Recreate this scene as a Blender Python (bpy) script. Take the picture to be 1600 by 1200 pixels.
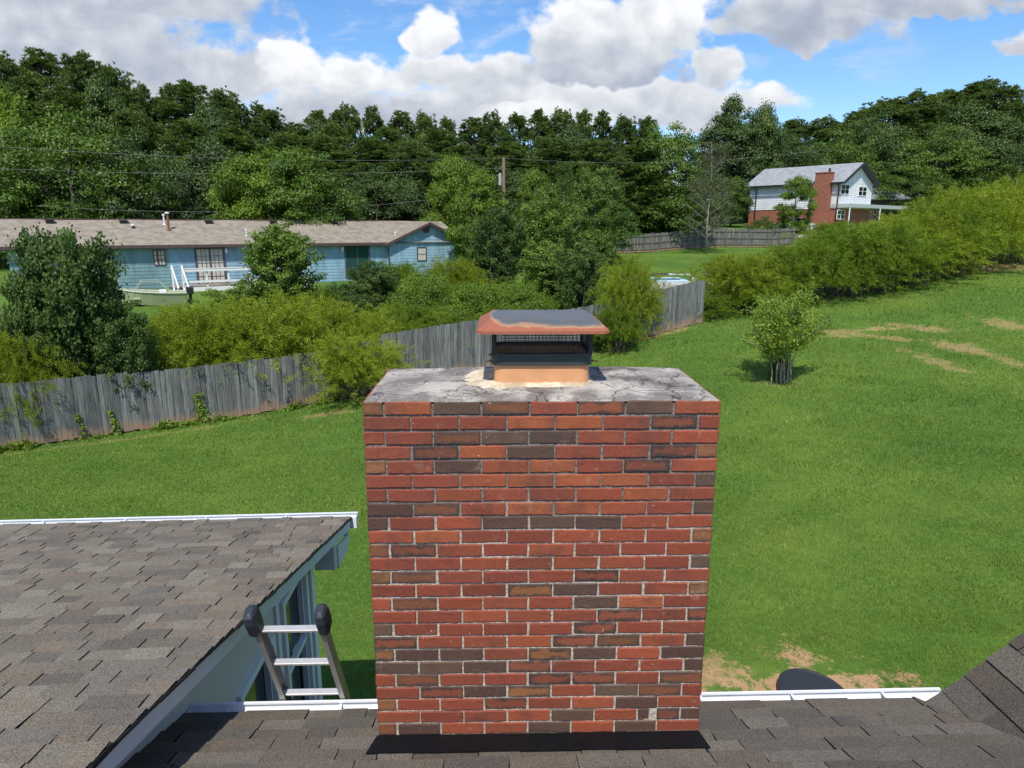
import bpy, bmesh, math, random
import numpy as np
from mathutils import Vector, Matrix
random.seed(5)
for o in list(bpy.data.objects): bpy.data.objects.remove(o)
SC = bpy.context.scene
COL = SC.collection
# ------------------------------------------------------------ camera, sky, sun, exposure
CZ = 6.0; FPX = 1080.0; TH = math.radians(12.76)
cam = bpy.data.objects.new('camera', bpy.data.cameras.new('camera')); COL.objects.link(cam)
cam.location = (0, 0, CZ); cam.rotation_euler = (math.pi/2 - TH, 0, 0)
cam.data.sensor_width = 36; cam.data.lens = 36*FPX/1600; cam.data.clip_start = .05; cam.data.clip_end = 3000
SC.camera = cam
SUN_EL, SUN_AZ = math.radians(57), math.radians(7)      # behind the camera, a little to its left
sd = Vector((math.sin(SUN_AZ)*math.cos(SUN_EL), math.cos(SUN_AZ)*math.cos(SUN_EL), -math.sin(SUN_EL)))
sun = bpy.data.objects.new('sun', bpy.data.lights.new('sun', 'SUN')); COL.objects.link(sun)
sun.rotation_euler = sd.to_track_quat('-Z', 'Y').to_euler()
sun.data.energy = 3.9; sun.data.angle = math.radians(.6); sun.data.color = (1, .95, .87)
SC.view_settings.view_transform = 'Standard'; SC.view_settings.look = 'None'
SC.cycles.max_bounces = 6; SC.cycles.diffuse_bounces = 3; SC.cycles.glossy_bounces = 2; SC.cycles.transmission_bounces = 3
SC.view_settings.exposure = 0.36; SC.view_settings.gamma = 1

def ray(px, py):
    yu = (600-py)/FPX
    return Vector(((px-800)/FPX, math.cos(TH)+yu*math.sin(TH), -math.sin(TH)+yu*math.cos(TH)))
def P(px, py, Y):
    d = ray(px, py); t = Y/d.y
    return Vector((d.x*t, Y, CZ+d.z*t))
def zc(Y, z): return Y*math.cos(TH)-(z-CZ)*math.sin(TH)

class NT:                                                 # small node-tree writer
    def __init__(s, nt): s.nt = nt; nt.nodes.clear()
    def n(s, t, **k):
        x = s.nt.nodes.new(t)
        for a, b in k.items(): setattr(x, a, b)
        return x
    def put(s, sock, v):
        if isinstance(v, bpy.types.NodeSocket): s.nt.links.new(v, sock)
        elif v is not None: sock.default_value = v
    def m(s, op, a, b=None, c=None, clamp=False):
        x = s.n('ShaderNodeMath', operation=op, use_clamp=clamp)
        for i, v in enumerate((a, b, c)): s.put(x.inputs[i], v)
        return x.outputs[0]
    def vm(s, op, a, b=None):
        x = s.n('ShaderNodeVectorMath', operation=op); s.put(x.inputs[0], a); s.put(x.inputs[1], b); return x.outputs[0]
    def mix(s, f, a, b, blend='MIX'):
        x = s.n('ShaderNodeMix', data_type='RGBA', blend_type=blend); s.put(x.inputs[0], f)
        for i, v in ((6, a), (7, b)): s.put(x.inputs[i], v if isinstance(v, bpy.types.NodeSocket) else tuple(v)+(1,)*(4-len(v)))
        return x.outputs[2]
    def ss(s, v, lo, hi, a=0., b=1.):
        x = s.n('ShaderNodeMapRange', interpolation_type='SMOOTHSTEP'); s.put(x.inputs[0], v)
        for i, q in zip((1, 2, 3, 4), (lo, hi, a, b)): s.put(x.inputs[i], q)
        return x.outputs[0]
    def lin(s, v, lo, hi, a=0., b=1.):
        x = s.n('ShaderNodeMapRange'); s.put(x.inputs[0], v)
        for i, q in zip((1, 2, 3, 4), (lo, hi, a, b)): s.put(x.inputs[i], q)
        return x.outputs[0]
    def noise(s, vec, scale, detail=4, rough=.55, dist=0., col=False):
        x = s.n('ShaderNodeTexNoise'); s.put(x.inputs['Vector'], vec); s.put(x.inputs['Scale'], scale)
        s.put(x.inputs['Detail'], detail); s.put(x.inputs['Roughness'], rough); s.put(x.inputs['Distortion'], dist)
        return x.outputs[1 if col else 0]
    def vor(s, vec, scale, feature='F1', out=0, smooth=None):
        x = s.n('ShaderNodeTexVoronoi', feature=feature); s.put(x.inputs['Vector'], vec); s.put(x.inputs['Scale'], scale)
        return x.outputs[out]
    def comb(s, x_, y_, z_=0.):
        x = s.n('ShaderNodeCombineXYZ')
        for i, v in enumerate((x_, y_, z_)): s.put(x.inputs[i], v)
        return x.outputs[0]
    def sep(s, v):
        x = s.n('ShaderNodeSeparateXYZ'); s.put(x.inputs[0], v); return x.outputs
    def ramp(s, f, stops):
        x = s.n('ShaderNodeValToRGB'); s.put(x.inputs[0], f); e = x.color_ramp.elements
        while len(e) < len(stops): e.new(.5)
        for q, (p, c) in zip(e, stops): q.position = p; q.color = tuple(c)+(1,)
        return x.outputs[0]
    def attr(s, name, out='Fac'):
        x = s.n('ShaderNodeAttribute', attribute_name=name); return x.outputs[out]

def make_world():
    w = bpy.data.worlds.new('World'); SC.world = w; w.use_nodes = True
    N = NT(w.node_tree)
    sky = N.n('ShaderNodeTexSky', sky_type='NISHITA', sun_disc=False)
    sky.sun_elevation = SUN_EL; sky.sun_rotation = math.atan2(-sd.x, -sd.y); sky.altitude = 200
    sky.air_density = 1.0; sky.dust_density = .3; sky.ozone_density = 2.0
    tc = N.n('ShaderNodeTexCoord'); d = N.sep(tc.outputs['Generated'])
    hs = N.n('ShaderNodeHueSaturation'); N.put(hs.inputs['Color'], sky.outputs[0]); hs.inputs['Saturation'].default_value = 1.22
    hs.inputs['Value'].default_value = .98
    skyc = N.vm('MULTIPLY', hs.outputs[0], (.128, .134, .145))
    yy = N.m('MAXIMUM', d[1], .04)
    u = N.m('DIVIDE', d[0], yy); v = N.m('DIVIDE', d[2], yy)
    p0 = N.comb(u, N.m('MULTIPLY', v, 1.25), 3.7)
    wv = N.noise(p0, 5, 2, .5, col=True)
    p = N.vm('ADD', p0, N.vm('MULTIPLY', N.vm('SUBTRACT', wv, (.5, .5, .5)), (.06, .05, 0)))
    n1 = N.noise(p, 9, 7, .60)
    pu = N.vm('ADD', p, (.012, -.028, 0))                      # a little way towards the sun: edge relief
    n1b = N.noise(pu, 9, 4, .60)
    relief = N.m('MULTIPLY', N.m('SUBTRACT', n1, n1b), 2.6)
    vo = N.n('ShaderNodeTexVoronoi', feature='SMOOTH_F1'); N.put(vo.inputs['Vector'], N.vm('ADD', p, N.vm('MULTIPLY', N.noise(p, 30, 2, .5, col=True), (.02, .02, 0))))
    vo.inputs['Scale'].default_value = 26; vo.inputs['Smoothness'].default_value = .6
    puff = N.m('SUBTRACT', .42, vo.outputs[0])
    # (px, py, rx, ry, -, brightness at base, at crown)
    blobs = [(60, 80, 330, 110, .9, .34, .56), (300, 125, 150, 66, .9, .40, .62), (150, 5, 260, 50, .8, .38, .55),
             (455, 122, 70, 56, .8, .66, 1.05), (555, 128, 120, 46, .9, .5, 1.0), (600, 175, 240, 46, .7, .32, .72),
             (678, 62, 40, 46, .6, .75, 1.05), (672, 112, 60, 45, .8, .6, 1.), (765, 128, 100, 50, .9, .45, .95),
             (905, 55, 84, 68, .8, .50, .95), (975, 80, 120, 66, .8, .36, .9), (1050, 45, 88, 72, .8, .5, 1.0), (935, 122, 160, 32, .6, .28, .5),
             (1118, 104, 56, 50, .8, .6, .9), (1000, 160, 230, 40, .8, .5, .9), (810, 185, 200, 34, .8, .5, .85),
             (1245, 28, 170, 54, .7, .30, .62), (1440, 4, 230, 24, .9, .35, .6),
             (1592, 70, 48, 22, .8, .5, .7), (1575, 196, 44, 34, .7, .6, 1.05)]
    best = None; sh = None
    wu = N.sep(N.vm('SUBTRACT', N.noise(p0, 11, 3, .6, col=True), (.5, .5, .5)))
    U_ = N.m('ADD', u, N.m('MULTIPLY', wu[0], .11)); V_ = N.m('ADD', v, N.m('MULTIPLY', wu[1], .075))
    for (px, py, rx, ry, am, lo, hi) in blobs:
        c = ray(px, py); cu, cv = c.x/c.y, c.z/c.y
        c2 = ray(px+rx, py); c3 = ray(px, py-ry); ru = abs(c2.x/c2.y-cu); rv = abs(c3.z/c3.y-cv)
        du = N.m('MULTIPLY', N.m('SUBTRACT', U_, cu), 1/ru); dv = N.m('MULTIPLY', N.m('SUBTRACT', V_, cv), 1/rv)
        low = N.m('MULTIPLY', N.m('MINIMUM', dv, 0), 1.25)       # flatter bases
        dv2 = N.m('ADD', N.m('MAXIMUM', dv, 0), low)
        r2 = N.m('ADD', N.m('MULTIPLY', du, du), N.m('MULTIPLY', dv2, dv2))
        b = N.m('MAXIMUM', N.m('SUBTRACT', 1, N.m('SQRT', r2)), -1.2)
        s = N.lin(dv, -.9, .75, lo, hi)
        if best is None: best, sh = b, s
        else:
            f = N.ss(N.m('SUBTRACT', b, best), -.25, .25)
            x = N.n('ShaderNodeMix', data_type='FLOAT'); N.put(x.inputs[0], f); N.put(x.inputs[2], sh); N.put(x.inputs[3], s)
            sh = x.outputs[0]; best = N.m('MAXIMUM', best, b)
    nn = N.m('ADD', N.m('MULTIPLY', N.m('SUBTRACT', n1, .5), 1.7), N.m('MULTIPLY', puff, .25))
    dens = N.m('ADD', best, nn)
    mask = N.ss(dens, -.08, .24)
    edge = N.ss(dens, .0, .45)
    sh = N.m('ADD', N.m('ADD', sh, N.m('MULTIPLY', relief, .42)), N.m('MULTIPLY', puff, .34))
    sh = N.m('ADD', sh, N.m('MULTIPLY', N.m('SUBTRACT', 1, edge), .12))
    cl = N.ramp(sh, [(0, (.27, .31, .40)), (.35, (.37, .41, .49)), (.65, (.53, .56, .61)), (1, (.76, .77, .79))])
    # thin high streaks
    pst = N.comb(N.m('ADD', u, N.m('MULTIPLY', v, .9)), N.m('MULTIPLY', N.m('SUBTRACT', v, N.m('MULTIPLY', u, .12)), 4.2), 9.)
    cs = N.noise(pst, 4.6, 6, .6, .4)
    reg = N.m('MAXIMUM', N.ss(N.m('ADD', u, .0), .16, -.02, .0, 1.), N.m('MULTIPLY', N.ss(N.m('ABSOLUTE', N.m('SUBTRACT', u, .42)), .17, .05), .62))
    cirr = N.m('MULTIPLY', N.ss(cs, .50, .74), reg)
    col = N.mix(N.m('MULTIPLY', cirr, .85), skyc, (.60, .655, .74))
    col = N.mix(mask, col, cl)
    bg = N.n('ShaderNodeBackground'); N.put(bg.inputs[0], col); bg.inputs[1].default_value = 1.0
    # the rest of the sky: scattered cloud of the same kind, worked out more simply
    q = N.m('MAXIMUM', N.m('ABSOLUTE', d[2]), .06)
    pc = N.comb(N.m('DIVIDE', d[0], q), N.m('DIVIDE', d[1], q), 2.)
    cf = N.ss(N.noise(pc, .9, 3, .6), .50, .60)
    bg2 = N.n('ShaderNodeBackground'); N.put(bg2.inputs[0], N.mix(cf, skyc, (.50, .53, .58)))
    inside = N.m('MULTIPLY', N.m('MULTIPLY', N.m('GREATER_THAN', d[1], .05), N.m('GREATER_THAN', d[2], -.02)), N.m('MULTIPLY', N.m('LESS_THAN', v, .42), N.m('LESS_THAN', N.m('ABSOLUTE', u), 1.5)))
    ms = N.n('ShaderNodeMixShader'); N.nt.links.new(inside, ms.inputs[0]); N.nt.links.new(bg2.outputs[0], ms.inputs[1]); N.nt.links.new(bg.outputs[0], ms.inputs[2])
    out = N.n('ShaderNodeOutputWorld'); N.nt.links.new(ms.outputs[0], out.inputs[0])
    w.cycles.sampling_method = 'MANUAL'; w.cycles.sample_map_resolution = 256
make_world()

# ------------------------------------------------------------ scene bookkeeping
def tag(o, label=None, cat=None, group=None, kind=None):
    for k, v in (('label', label), ('category', cat), ('group', group), ('kind', kind)):
        if v: o[k] = v
    return o
def thing(name, label, cat, loc=(0, 0, 0), rz=0., group=None):
    o = bpy.data.objects.new(name, None); COL.objects.link(o); o.empty_display_size = .2
    o.location = loc; o.rotation_euler = (0, 0, rz)
    return tag(o, label, cat, group)
def children(o): return [c for c in COL.objects if c.parent == o]
def copy_tree(o, parent=None):
    c = o.copy(); COL.objects.link(c)
    if parent: c.parent = parent
    for ch in children(o): copy_tree(ch, c)
    return c
def root_matrix(o):
    m = Matrix.Identity(4)
    while o: m = (Matrix.Translation(o.location) @ Matrix.Rotation(o.rotation_euler.z, 4, 'Z')) @ m; o = o.parent
    return m

# ------------------------------------------------------------ mesh builder
class MB:
    def __init__(s, force_uv=False): s.force_uv = force_uv; s.v = []; s.f = []; s.uv = []; s.a = {}; s.use_uv = False
    def add(s, vs, fs, uv=None, **at):
        b = len(s.v); s.v += [tuple(v) for v in vs]
        for j, f in enumerate(fs):
            s.f.append([b+i for i in f]); s.uv.append(uv[j] if uv else None)
            for k in set(s.a) | set(at):
                l = s.a.setdefault(k, [])
                while len(l) < len(s.f)-1: l.append(at.get(k, 0.))
                l.append(at.get(k, 0.))
        return s
    def box(s, x0, x1, y0, y1, z0, z1, M=None, **at):
        vs = [Vector((x, y, z)) for z in (z0, z1) for x, y in ((x0, y0), (x1, y0), (x1, y1), (x0, y1))]
        if M is not None: vs = [M @ v for v in vs]
        return s.add(vs, [(3, 2, 1, 0), (4, 5, 6, 7), (0, 1, 5, 4), (1, 2, 6, 5), (2, 3, 7, 6), (3, 0, 4, 7)], **at)
    def bar(s, a, b, w, h=None, up=(0, 0, 1), **at):
        a = Vector(a); b = Vector(b); d = (b-a); L = d.length; d.normalize(); h = h or w
        up = Vector(up)
        if abs(d.dot(up)) > .99: up = Vector((0, 1, 0))
        x = d.cross(up).normalized(); y = x.cross(d)
        M = Matrix((( x.x, d.x, y.x, a.x), (x.y, d.y, y.y, a.y), (x.z, d.z, y.z, a.z), (0, 0, 0, 1)))
        return s.box(-w/2, w/2, 0, L, -h/2, h/2, M, **at)
    def tube(s, pts, rs, n=8, cap=True, **at):
        pts = [Vector(p) for p in pts]; rings = []
        if not hasattr(rs, '__len__'): rs = [rs]*len(pts)
        vs = []; fs = []
        for i, p in enumerate(pts):
            d = (pts[min(i+1, len(pts)-1)]-pts[max(i-1, 0)]).normalized()
            r = Vector((0, 0, 1)) if abs(d.z) < .9 else Vector((1, 0, 0))
            x = d.cross(r).normalized(); y = d.cross(x)
            for k in range(n):
                a = 2*math.pi*k/n; vs.append(p+(x*math.cos(a)+y*math.sin(a))*rs[i])
        for i in range(len(pts)-1):
            for k in range(n): fs.append((i*n+k, i*n+(k+1) % n, (i+1)*n+(k+1) % n, (i+1)*n+k))
        if cap: fs.append(tuple(range(n))[::-1]); fs.append(tuple((len(pts)-1)*n+k for k in range(n)))
        return s.add(vs, fs, **at)
    def loft(s, rings, cap=True, **at):
        n = len(rings[0]); vs = [v for r in rings for v in r]; fs = []
        for i in range(len(rings)-1):
            for k in range(n): fs.append((i*n+k, i*n+(k+1) % n, (i+1)*n+(k+1) % n, (i+1)*n+k))
        if cap: fs.append(tuple(range(n))[::-1]); fs.append(tuple((len(rings)-1)*n+k for k in range(n)))
        return s.add(vs, fs, **at)
    def build(s, name, mat, parent=None, world=False, bevel=0., smooth=False, seg=2):
        me = bpy.data.meshes.new(name); vs = s.v
        if parent is not None and world:
            mi = root_matrix(parent).inverted(); vs = [mi @ Vector(v) for v in vs]
        me.from_pydata([tuple(v) for v in vs], [], s.f)
        for k, l in s.a.items():
            while len(l) < len(s.f): l.append(0.)
            if isinstance(l[0], (tuple, list)) or any(isinstance(q, (tuple, list)) for q in l):
                at = me.attributes.new(k, 'FLOAT_COLOR', 'FACE')
                at.data.foreach_set('color', [c for q in l for c in ((tuple(q)+(1,)*(4-len(q))) if isinstance(q, (tuple, list)) else (0, 0, 0, 1))])
            else:
                at = me.attributes.new(k, 'FLOAT', 'FACE'); at.data.foreach_set('value', [float(q) for q in l])
        if s.force_uv or any(q is not None for q in s.uv):
            ul = me.uv_layers.new(name='UVMap'); k = 0
            for pl, q in zip(me.polygons, s.uv):
                for j, li in enumerate(pl.loop_indices): ul.data[li].uv = q[j] if q else (.5, .5)
        me.materials.append(mat); me.update()
        bm = bmesh.new(); bm.from_mesh(me); bmesh.ops.recalc_face_normals(bm, faces=bm.faces); bm.to_mesh(me); bm.free()
        if smooth: me.shade_smooth() if hasattr(me, 'shade_smooth') else [setattr(p_, 'use_smooth', True) for p_ in me.polygons]
        o = bpy.data.objects.new(name, me); COL.objects.link(o)
        if parent is not None: o.parent = parent
        if bevel > 0:
            b = o.modifiers.new('bevel', 'BEVEL'); b.width = bevel; b.segments = seg; b.limit_method = 'ANGLE'; b.angle_limit = math.radians(40)
        return o

# ------------------------------------------------------------ materials
def mat(name, fn):
    m = bpy.data.materials.new(name); m.use_nodes = True; N = NT(m.node_tree)
    b = N.n('ShaderNodeBsdfPrincipled'); o = N.n('ShaderNodeOutputMaterial')
    N.nt.links.new(b.outputs[0], o.inputs[0]); g = N.n('ShaderNodeNewGeometry').outputs['Position']
    fn(N, b, g, o); return m
def bump(N, b, h, strength=.4, dist=.01):
    x = N.n('ShaderNodeBump'); N.put(x.inputs['Height'], h); x.inputs['Strength'].default_value = strength; x.inputs['Distance'].default_value = dist
    N.nt.links.new(x.outputs[0], b.inputs['Normal'])
def simple(name, col, rough=.6, metal=0., var=.12, scale=6., bs=.0, spec=None):
    def fn(N, b, g, o):
        n = N.noise(g, scale, 5, .6)
        c = N.mix(n, tuple(max(0, x*(1-var)) for x in col), tuple(x*(1+var) for x in col))
        N.put(b.inputs['Base Color'], c); N.put(b.inputs['Roughness'], rough); N.put(b.inputs['Metallic'], metal)
        if spec is not None: b.inputs['Specular IOR Level'].default_value = spec
        if bs: bump(N, b, N.noise(g, scale*6, 4), bs, .01)
    return mat(name, fn)

def brick_fn(N, b, g, o):
    c1 = N.attr('c1', 'Color'); c2 = N.attr('c2', 'Color')
    uv = N.n('ShaderNodeUVMap').outputs[0]; q = N.sep(uv)
    ex = N.m('SUBTRACT', .5, N.m('ABSOLUTE', N.m('SUBTRACT', q[0], .5))); ey = N.m('SUBTRACT', .5, N.m('ABSOLUTE', N.m('SUBTRACT', q[1], .5)))
    e = N.m('MINIMUM', N.m('MULTIPLY', ex, 2.6), ey)
    n = N.noise(g, 13, 5, .65); e = N.m('ADD', e, N.m('MULTIPLY', N.m('SUBTRACT', n, .5), 1.15))
    f = N.ss(e, .06, .34)
    c = N.mix(f, c1, c2)
    fine = N.noise(g, 130, 5, .65); st = N.noise(N.vm('MULTIPLY', g, (1, 1, .12)), 260, 3, .6); run = N.noise(N.vm('MULTIPLY', g, (1, 1, .10)), 7, 4, .6)
    c = N.mix(N.m('MULTIPLY', N.ss(fine, .46, .66), .62), c, N.mix(.5, c, (.06, .035, .03)))
    c = N.mix(N.m('MULTIPLY', N.ss(st, .55, .75), .35), c, (.42, .13, .07))
    blot = N.noise(g, 6, 5, .6)
    c = N.mix(N.m('MULTIPLY', N.ss(blot, .50, .68), .40), c, (.07, .035, .028))
    zz = N.sep(g)[2]; c = N.mix(N.m('MULTIPLY', N.m('MULTIPLY', N.ss(run, .48, .66), N.lin(zz, CZ-1.5, CZ-.75)), .38), c, (.06, .042, .038))
    c = N.mix(N.m('MULTIPLY', N.ss(N.noise(g, 11, 5, .7), .60, .74), .22), c, (.50, .40, .33))
    spk = N.noise(g, 70, 2, .5); c = N.mix(N.m('MULTIPLY', N.ss(spk, .74, .78), .8), c, (.6, .5, .42))
    N.put(b.inputs['Base Color'], c); N.put(b.inputs['Roughness'], .82)
    bump(N, b, N.m('ADD', N.m('ADD', N.m('MULTIPLY', fine, .6), N.m('MULTIPLY', st, .6)), N.m('MULTIPLY', N.noise(g, 45, 4), .8)), .6, .004)
def mortar_fn(N, b, g, o):
    z = N.sep(g)[2]; n = N.noise(g, 5, 5, .6); f = N.m('ADD', N.lin(z, CZ-1.55, CZ-1.05), N.m('MULTIPLY', N.m('SUBTRACT', n, .5), 1.1))
    lo = N.mix(N.ss(N.noise(g, 60, 4, .7), .35, .65), (.30, .26, .21), (.60, .55, .46)); hi = N.mix(N.ss(N.noise(g, 80, 4, .7), .35, .65), (.045, .042, .04), (.24, .225, .21))
    N.put(b.inputs['Base Color'], N.mix(N.m('MULTIPLY', N.ss(f, .3, .8), .85), lo, hi)); b.inputs['Roughness'].default_value = .95
    bump(N, b, N.noise(g, 160, 5), .9, .006)
def crown_fn(N, b, g, o):
    n = N.noise(g, 9, 8, .65); base = N.mix(N.ss(N.noise(g, 5, 6, .6), .35, .62), (.47, .43, .37), (.285, .26, .235))
    fine = N.noise(g, 150, 5, .7)
    dk = N.m('MULTIPLY', N.ss(N.m('ADD', N.noise(N.vm('ADD', g, (4, 1, 0)), 4.2, 7, .7), N.m('MULTIPLY', N.m('SUBTRACT', fine, .5), .5)), .45, .57), .85)
    c = N.mix(dk, base, (.135, .110, .100))
    c = N.mix(N.m('MULTIPLY', N.ss(fine, .58, .72), .5), c, (.62, .60, .56))
    wn = N.noise(g, 7, 4, .6, col=True); pp = N.vm('ADD', g, N.vm('MULTIPLY', wn, (.16, .16, 0)))
    pp = N.vm('MULTIPLY', pp, (1, 1.15, 0))
    ed = N.vor(pp, 5.2, 'DISTANCE_TO_EDGE'); lm = N.ss(N.noise(g, 3.1, 3), .40, .50)
    cr = N.m('MULTIPLY', N.ss(ed, .024, .006), lm)
    ed2 = N.vor(N.vm('ADD', pp, (3, 2, 0)), 13, 'DISTANCE_TO_EDGE'); cr2 = N.m('MULTIPLY', N.ss(ed2, .04, .01), N.ss(N.noise(N.vm('ADD', g, (9, 3, 1)), 3.4, 3), .52, .60))
    cr = N.m('MAXIMUM', cr, N.m('MULTIPLY', cr2, .8))
    c = N.mix(N.m('MULTIPLY', N.m('MULTIPLY', cr, N.ss(N.noise(g, 18, 3), .30, .50)), .85), c, (.05, .043, .04))
    N.put(b.inputs['Base Color'], c); b.inputs['Roughness'].default_value = .95
    bump(N, b, N.m('SUBTRACT', N.m('MULTIPLY', fine, .35), N.m('MULTIPLY', cr, 1.6)), .8, .008)
def wash_fn(N, b, g, o):
    c = N.mix(N.ss(N.noise(g, 8, 6, .65), .35, .65), (.42, .31, .19), (.70, .62, .47)); f = N.noise(g, 120, 4, .6)
    c = N.mix(N.m('MULTIPLY', N.ss(N.noise(g, 22, 6, .7), .50, .62), .6), c, (.30, .27, .24))
    N.put(b.inputs['Base Color'], c); b.inputs['Roughness'].default_value = .93; bump(N, b, f, .5, .006)
def rustcap_fn(N, b, g, o):
    uv = N.n('ShaderNodeUVMap').outputs[0]; s = N.sep(uv)         # uv.x along the edge, uv.y 0 at the brim
    gx_ = N.sep(g)[0]; e = N.m('ADD', s[1], N.m('MULTIPLY', N.m('SUBTRACT', N.noise(g, 9, 5, .5), .5), .62)); e = N.m('SUBTRACT', e, N.ss(gx_, .0, -.13, 0., .55))
    lim = .43
    f = N.ss(e, lim+.03, lim-.07); rim = N.m('MULTIPLY', N.ss(e, lim+.20, lim), N.ss(e, lim-.13, lim-.02))
    gz = N.mix(N.noise(N.vm('MULTIPLY', g, (1, 5, 1)), 7, 4), (.070, .076, .082), (.135, .140, .145))
    rd = N.mix(N.noise(g, 40, 5, .6), (.27, .075, .042), (.36, .12, .06))
    c = N.mix(f, gz, rd); c = N.mix(N.m('MULTIPLY', rim, .75), c, (.42, .235, .115)); stk = N.noise(N.vm('MULTIPLY', g, (1, .25, 1)), 45, 4, .6); c = N.mix(N.m('MULTIPLY', N.ss(stk, .5, .72), .45), c, (.16, .12, .09))
    N.put(b.inputs['Base Color'], c); N.put(b.inputs['Roughness'], N.lin(f, 0, 1, .42, .8)); N.put(b.inputs['Metallic'], 0)
    bump(N, b, N.noise(g, 150, 4), .15, .003)
def shingle_mat(name, tint):
    def fn(N, b, g, o):
        c = N.attr('c', 'Color'); n = N.noise(g, 190, 2, .8); n2 = N.noise(g, 3.2, 6, .6); n3 = N.noise(g, 34, 4, .6)
        c = N.vm('MULTIPLY', c, tint)
        c = N.mix(N.ss(n, .30, .72), N.vm('MULTIPLY', c, (.38, .38, .38)), N.vm('MULTIPLY', c, (1.75, 1.72, 1.66)))
        c = N.mix(N.m('MULTIPLY', N.ss(n3, .45, .7), .3), c, N.vm('MULTIPLY', c, (.6, .6, .62)))
        c = N.mix(N.m('MULTIPLY', N.ss(n2, .45, .7), .35), c, N.vm('MULTIPLY', c, (.62, .62, .66)))
        N.put(b.inputs['Base Color'], c); b.inputs['Roughness'].default_value = .9; b.inputs['Specular IOR Level'].default_value = .25
        bump(N, b, n, .6, .004)
    return mat(name, fn)
def fence_fn(N, b, g, o):
    c = N.attr('c', 'Color'); h = N.n('ShaderNodeUVMap').outputs[0]; hv = N.sep(h)[1]; ux = N.sep(h)[0]
    gr = N.noise(N.vm('MULTIPLY', g, (1, 1, .06)), 22, 6, .75)
    cc = N.mix(N.ss(gr, .3, .7), N.vm('MULTIPLY', c, (.32, .34, .34)), N.vm('MULTIPLY', c, (1.10, 1.11, 1.08)))
    cc = N.mix(N.m('MULTIPLY', N.ss(N.noise(g, 1.5, 5, .65), .5, .72), .5), cc, (.07, .075, .08))
    kn = N.noise(g, 9, 4, .6); cc = N.mix(N.m('MULTIPLY', N.ss(kn, .66, .72), .5), cc, (.05, .045, .04))
    st = N.ss(N.m('ADD', hv, N.m('MULTIPLY', N.m('SUBTRACT', N.noise(g, 2.2, 5), .5), .35)), .22, .02)
    cc = N.mix(N.m('MULTIPLY', st, .7), cc, (.34, .20, .12))
    N.put(b.inputs['Base Color'], cc); b.inputs['Roughness'].default_value = .88; bump(N, b, gr, .5, .01)
def leaf_mat(name, dark, mid, lite, gloss=.45, trans=.25, spec=.35, hue=.5):
    def fn(N, b, g, o):
        v = N.attr('v'); r = N.n('ShaderNodeObjectInfo').outputs['Random']
        n = N.noise(g, .35, 3, .6)
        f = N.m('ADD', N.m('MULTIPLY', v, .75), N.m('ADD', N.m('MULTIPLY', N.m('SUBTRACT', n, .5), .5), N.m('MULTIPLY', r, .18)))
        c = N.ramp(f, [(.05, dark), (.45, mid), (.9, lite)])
        N.put(b.inputs['Base Color'], c); b.inputs['Roughness'].default_value = gloss; b.inputs['Specular IOR Level'].default_value = spec
        t = N.n('ShaderNodeBsdfTranslucent'); N.put(t.inputs[0], N.vm('MULTIPLY', c, (1.3, 1.5, .6)))
        mx = N.n('ShaderNodeMixShader'); mx.inputs[0].default_value = trans
        N.nt.links.new(b.outputs[0], mx.inputs[1]); N.nt.links.new(t.outputs[0], mx.inputs[2]); N.nt.links.new(mx.outputs[0], o.inputs[0])
    return mat(name, fn)

M = {}
M['brick'] = mat('chimney_brick', brick_fn); M['mortar'] = mat('mortar', mortar_fn); M['crown'] = mat('crown_cement', crown_fn)
M['wash'] = mat('mortar_wash', wash_fn); M['rustcap'] = mat('rusted_cap', rustcap_fn)
M['clay'] = simple('flue_clay', (.60, .30, .14), .8, var=.2, scale=9, bs=.15)
M['black_metal'] = simple('black_metal', (.022, .028, .03), .42, var=.4, scale=14)
M['skirt'] = simple('skirt_metal', (.03, .042, .045), .5, var=.35, scale=10)
M['rust'] = simple('rust', (.20, .08, .04), .8, var=.3, scale=40)
M['flash'] = simple('flashing_black', (.006, .007, .009), .6, var=.5, scale=12, spec=.15)
M['shA'] = shingle_mat('shingles_weathered', (.79, .77, .715)); M['shB'] = shingle_mat('shingles_dark', (.60, .585, .565)); M['shC'] = shingle_mat('shingles_grey', (.46, .455, .44))
M['gutter'] = simple('gutter_white', (.74, .76, .78), .42, var=.12, scale=7)
M['trim'] = simple('blue_grey_trim', (.60, .645, .63), .5, var=.08, scale=4)
M['trimw'] = simple('pale_trim', (.77, .80, .79), .45, var=.05, scale=4)
M['sidewall'] = simple('grey_wall', (.64, .62, .58), .6, var=.05, scale=3)
M['dark'] = simple('dark_void', (.012, .012, .013), .8)
M['alu'] = simple('ladder_aluminium', (.62, .60, .56), .38, metal=.55, var=.14, scale=16)
M['aludk'] = simple('ladder_rail', (.42, .41, .39), .45, metal=.6, var=.3, scale=9)
M['rubber'] = simple('black_rubber', (.022, .026, .036), .55, var=.3, scale=20, bs=.2)
M['lid'] = simple('black_plastic', (.022, .023, .026), .5, var=.2, scale=10, bs=.2)
M['fence'] = mat('fence_wood', fence_fn)
M['bark'] = simple('bark', (.12, .095, .075), .9, var=.4, scale=9, bs=.8)
M['palebark'] = simple('pale_bark', (.30, .26, .21), .9, var=.4, scale=12, bs=.6)
def glass_fn(col):
    def fn(N, b, g, o):
        N.put(b.inputs['Base Color'], tuple(col)+(1,)); b.inputs['Roughness'].default_value = .06; b.inputs['Specular IOR Level'].default_value = .9
    return fn
M['glassg'] = mat('window_glass', glass_fn((.015, .03, .025))); M['glassd'] = mat('dark_glass', glass_fn((.008, .009, .012)))
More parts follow.
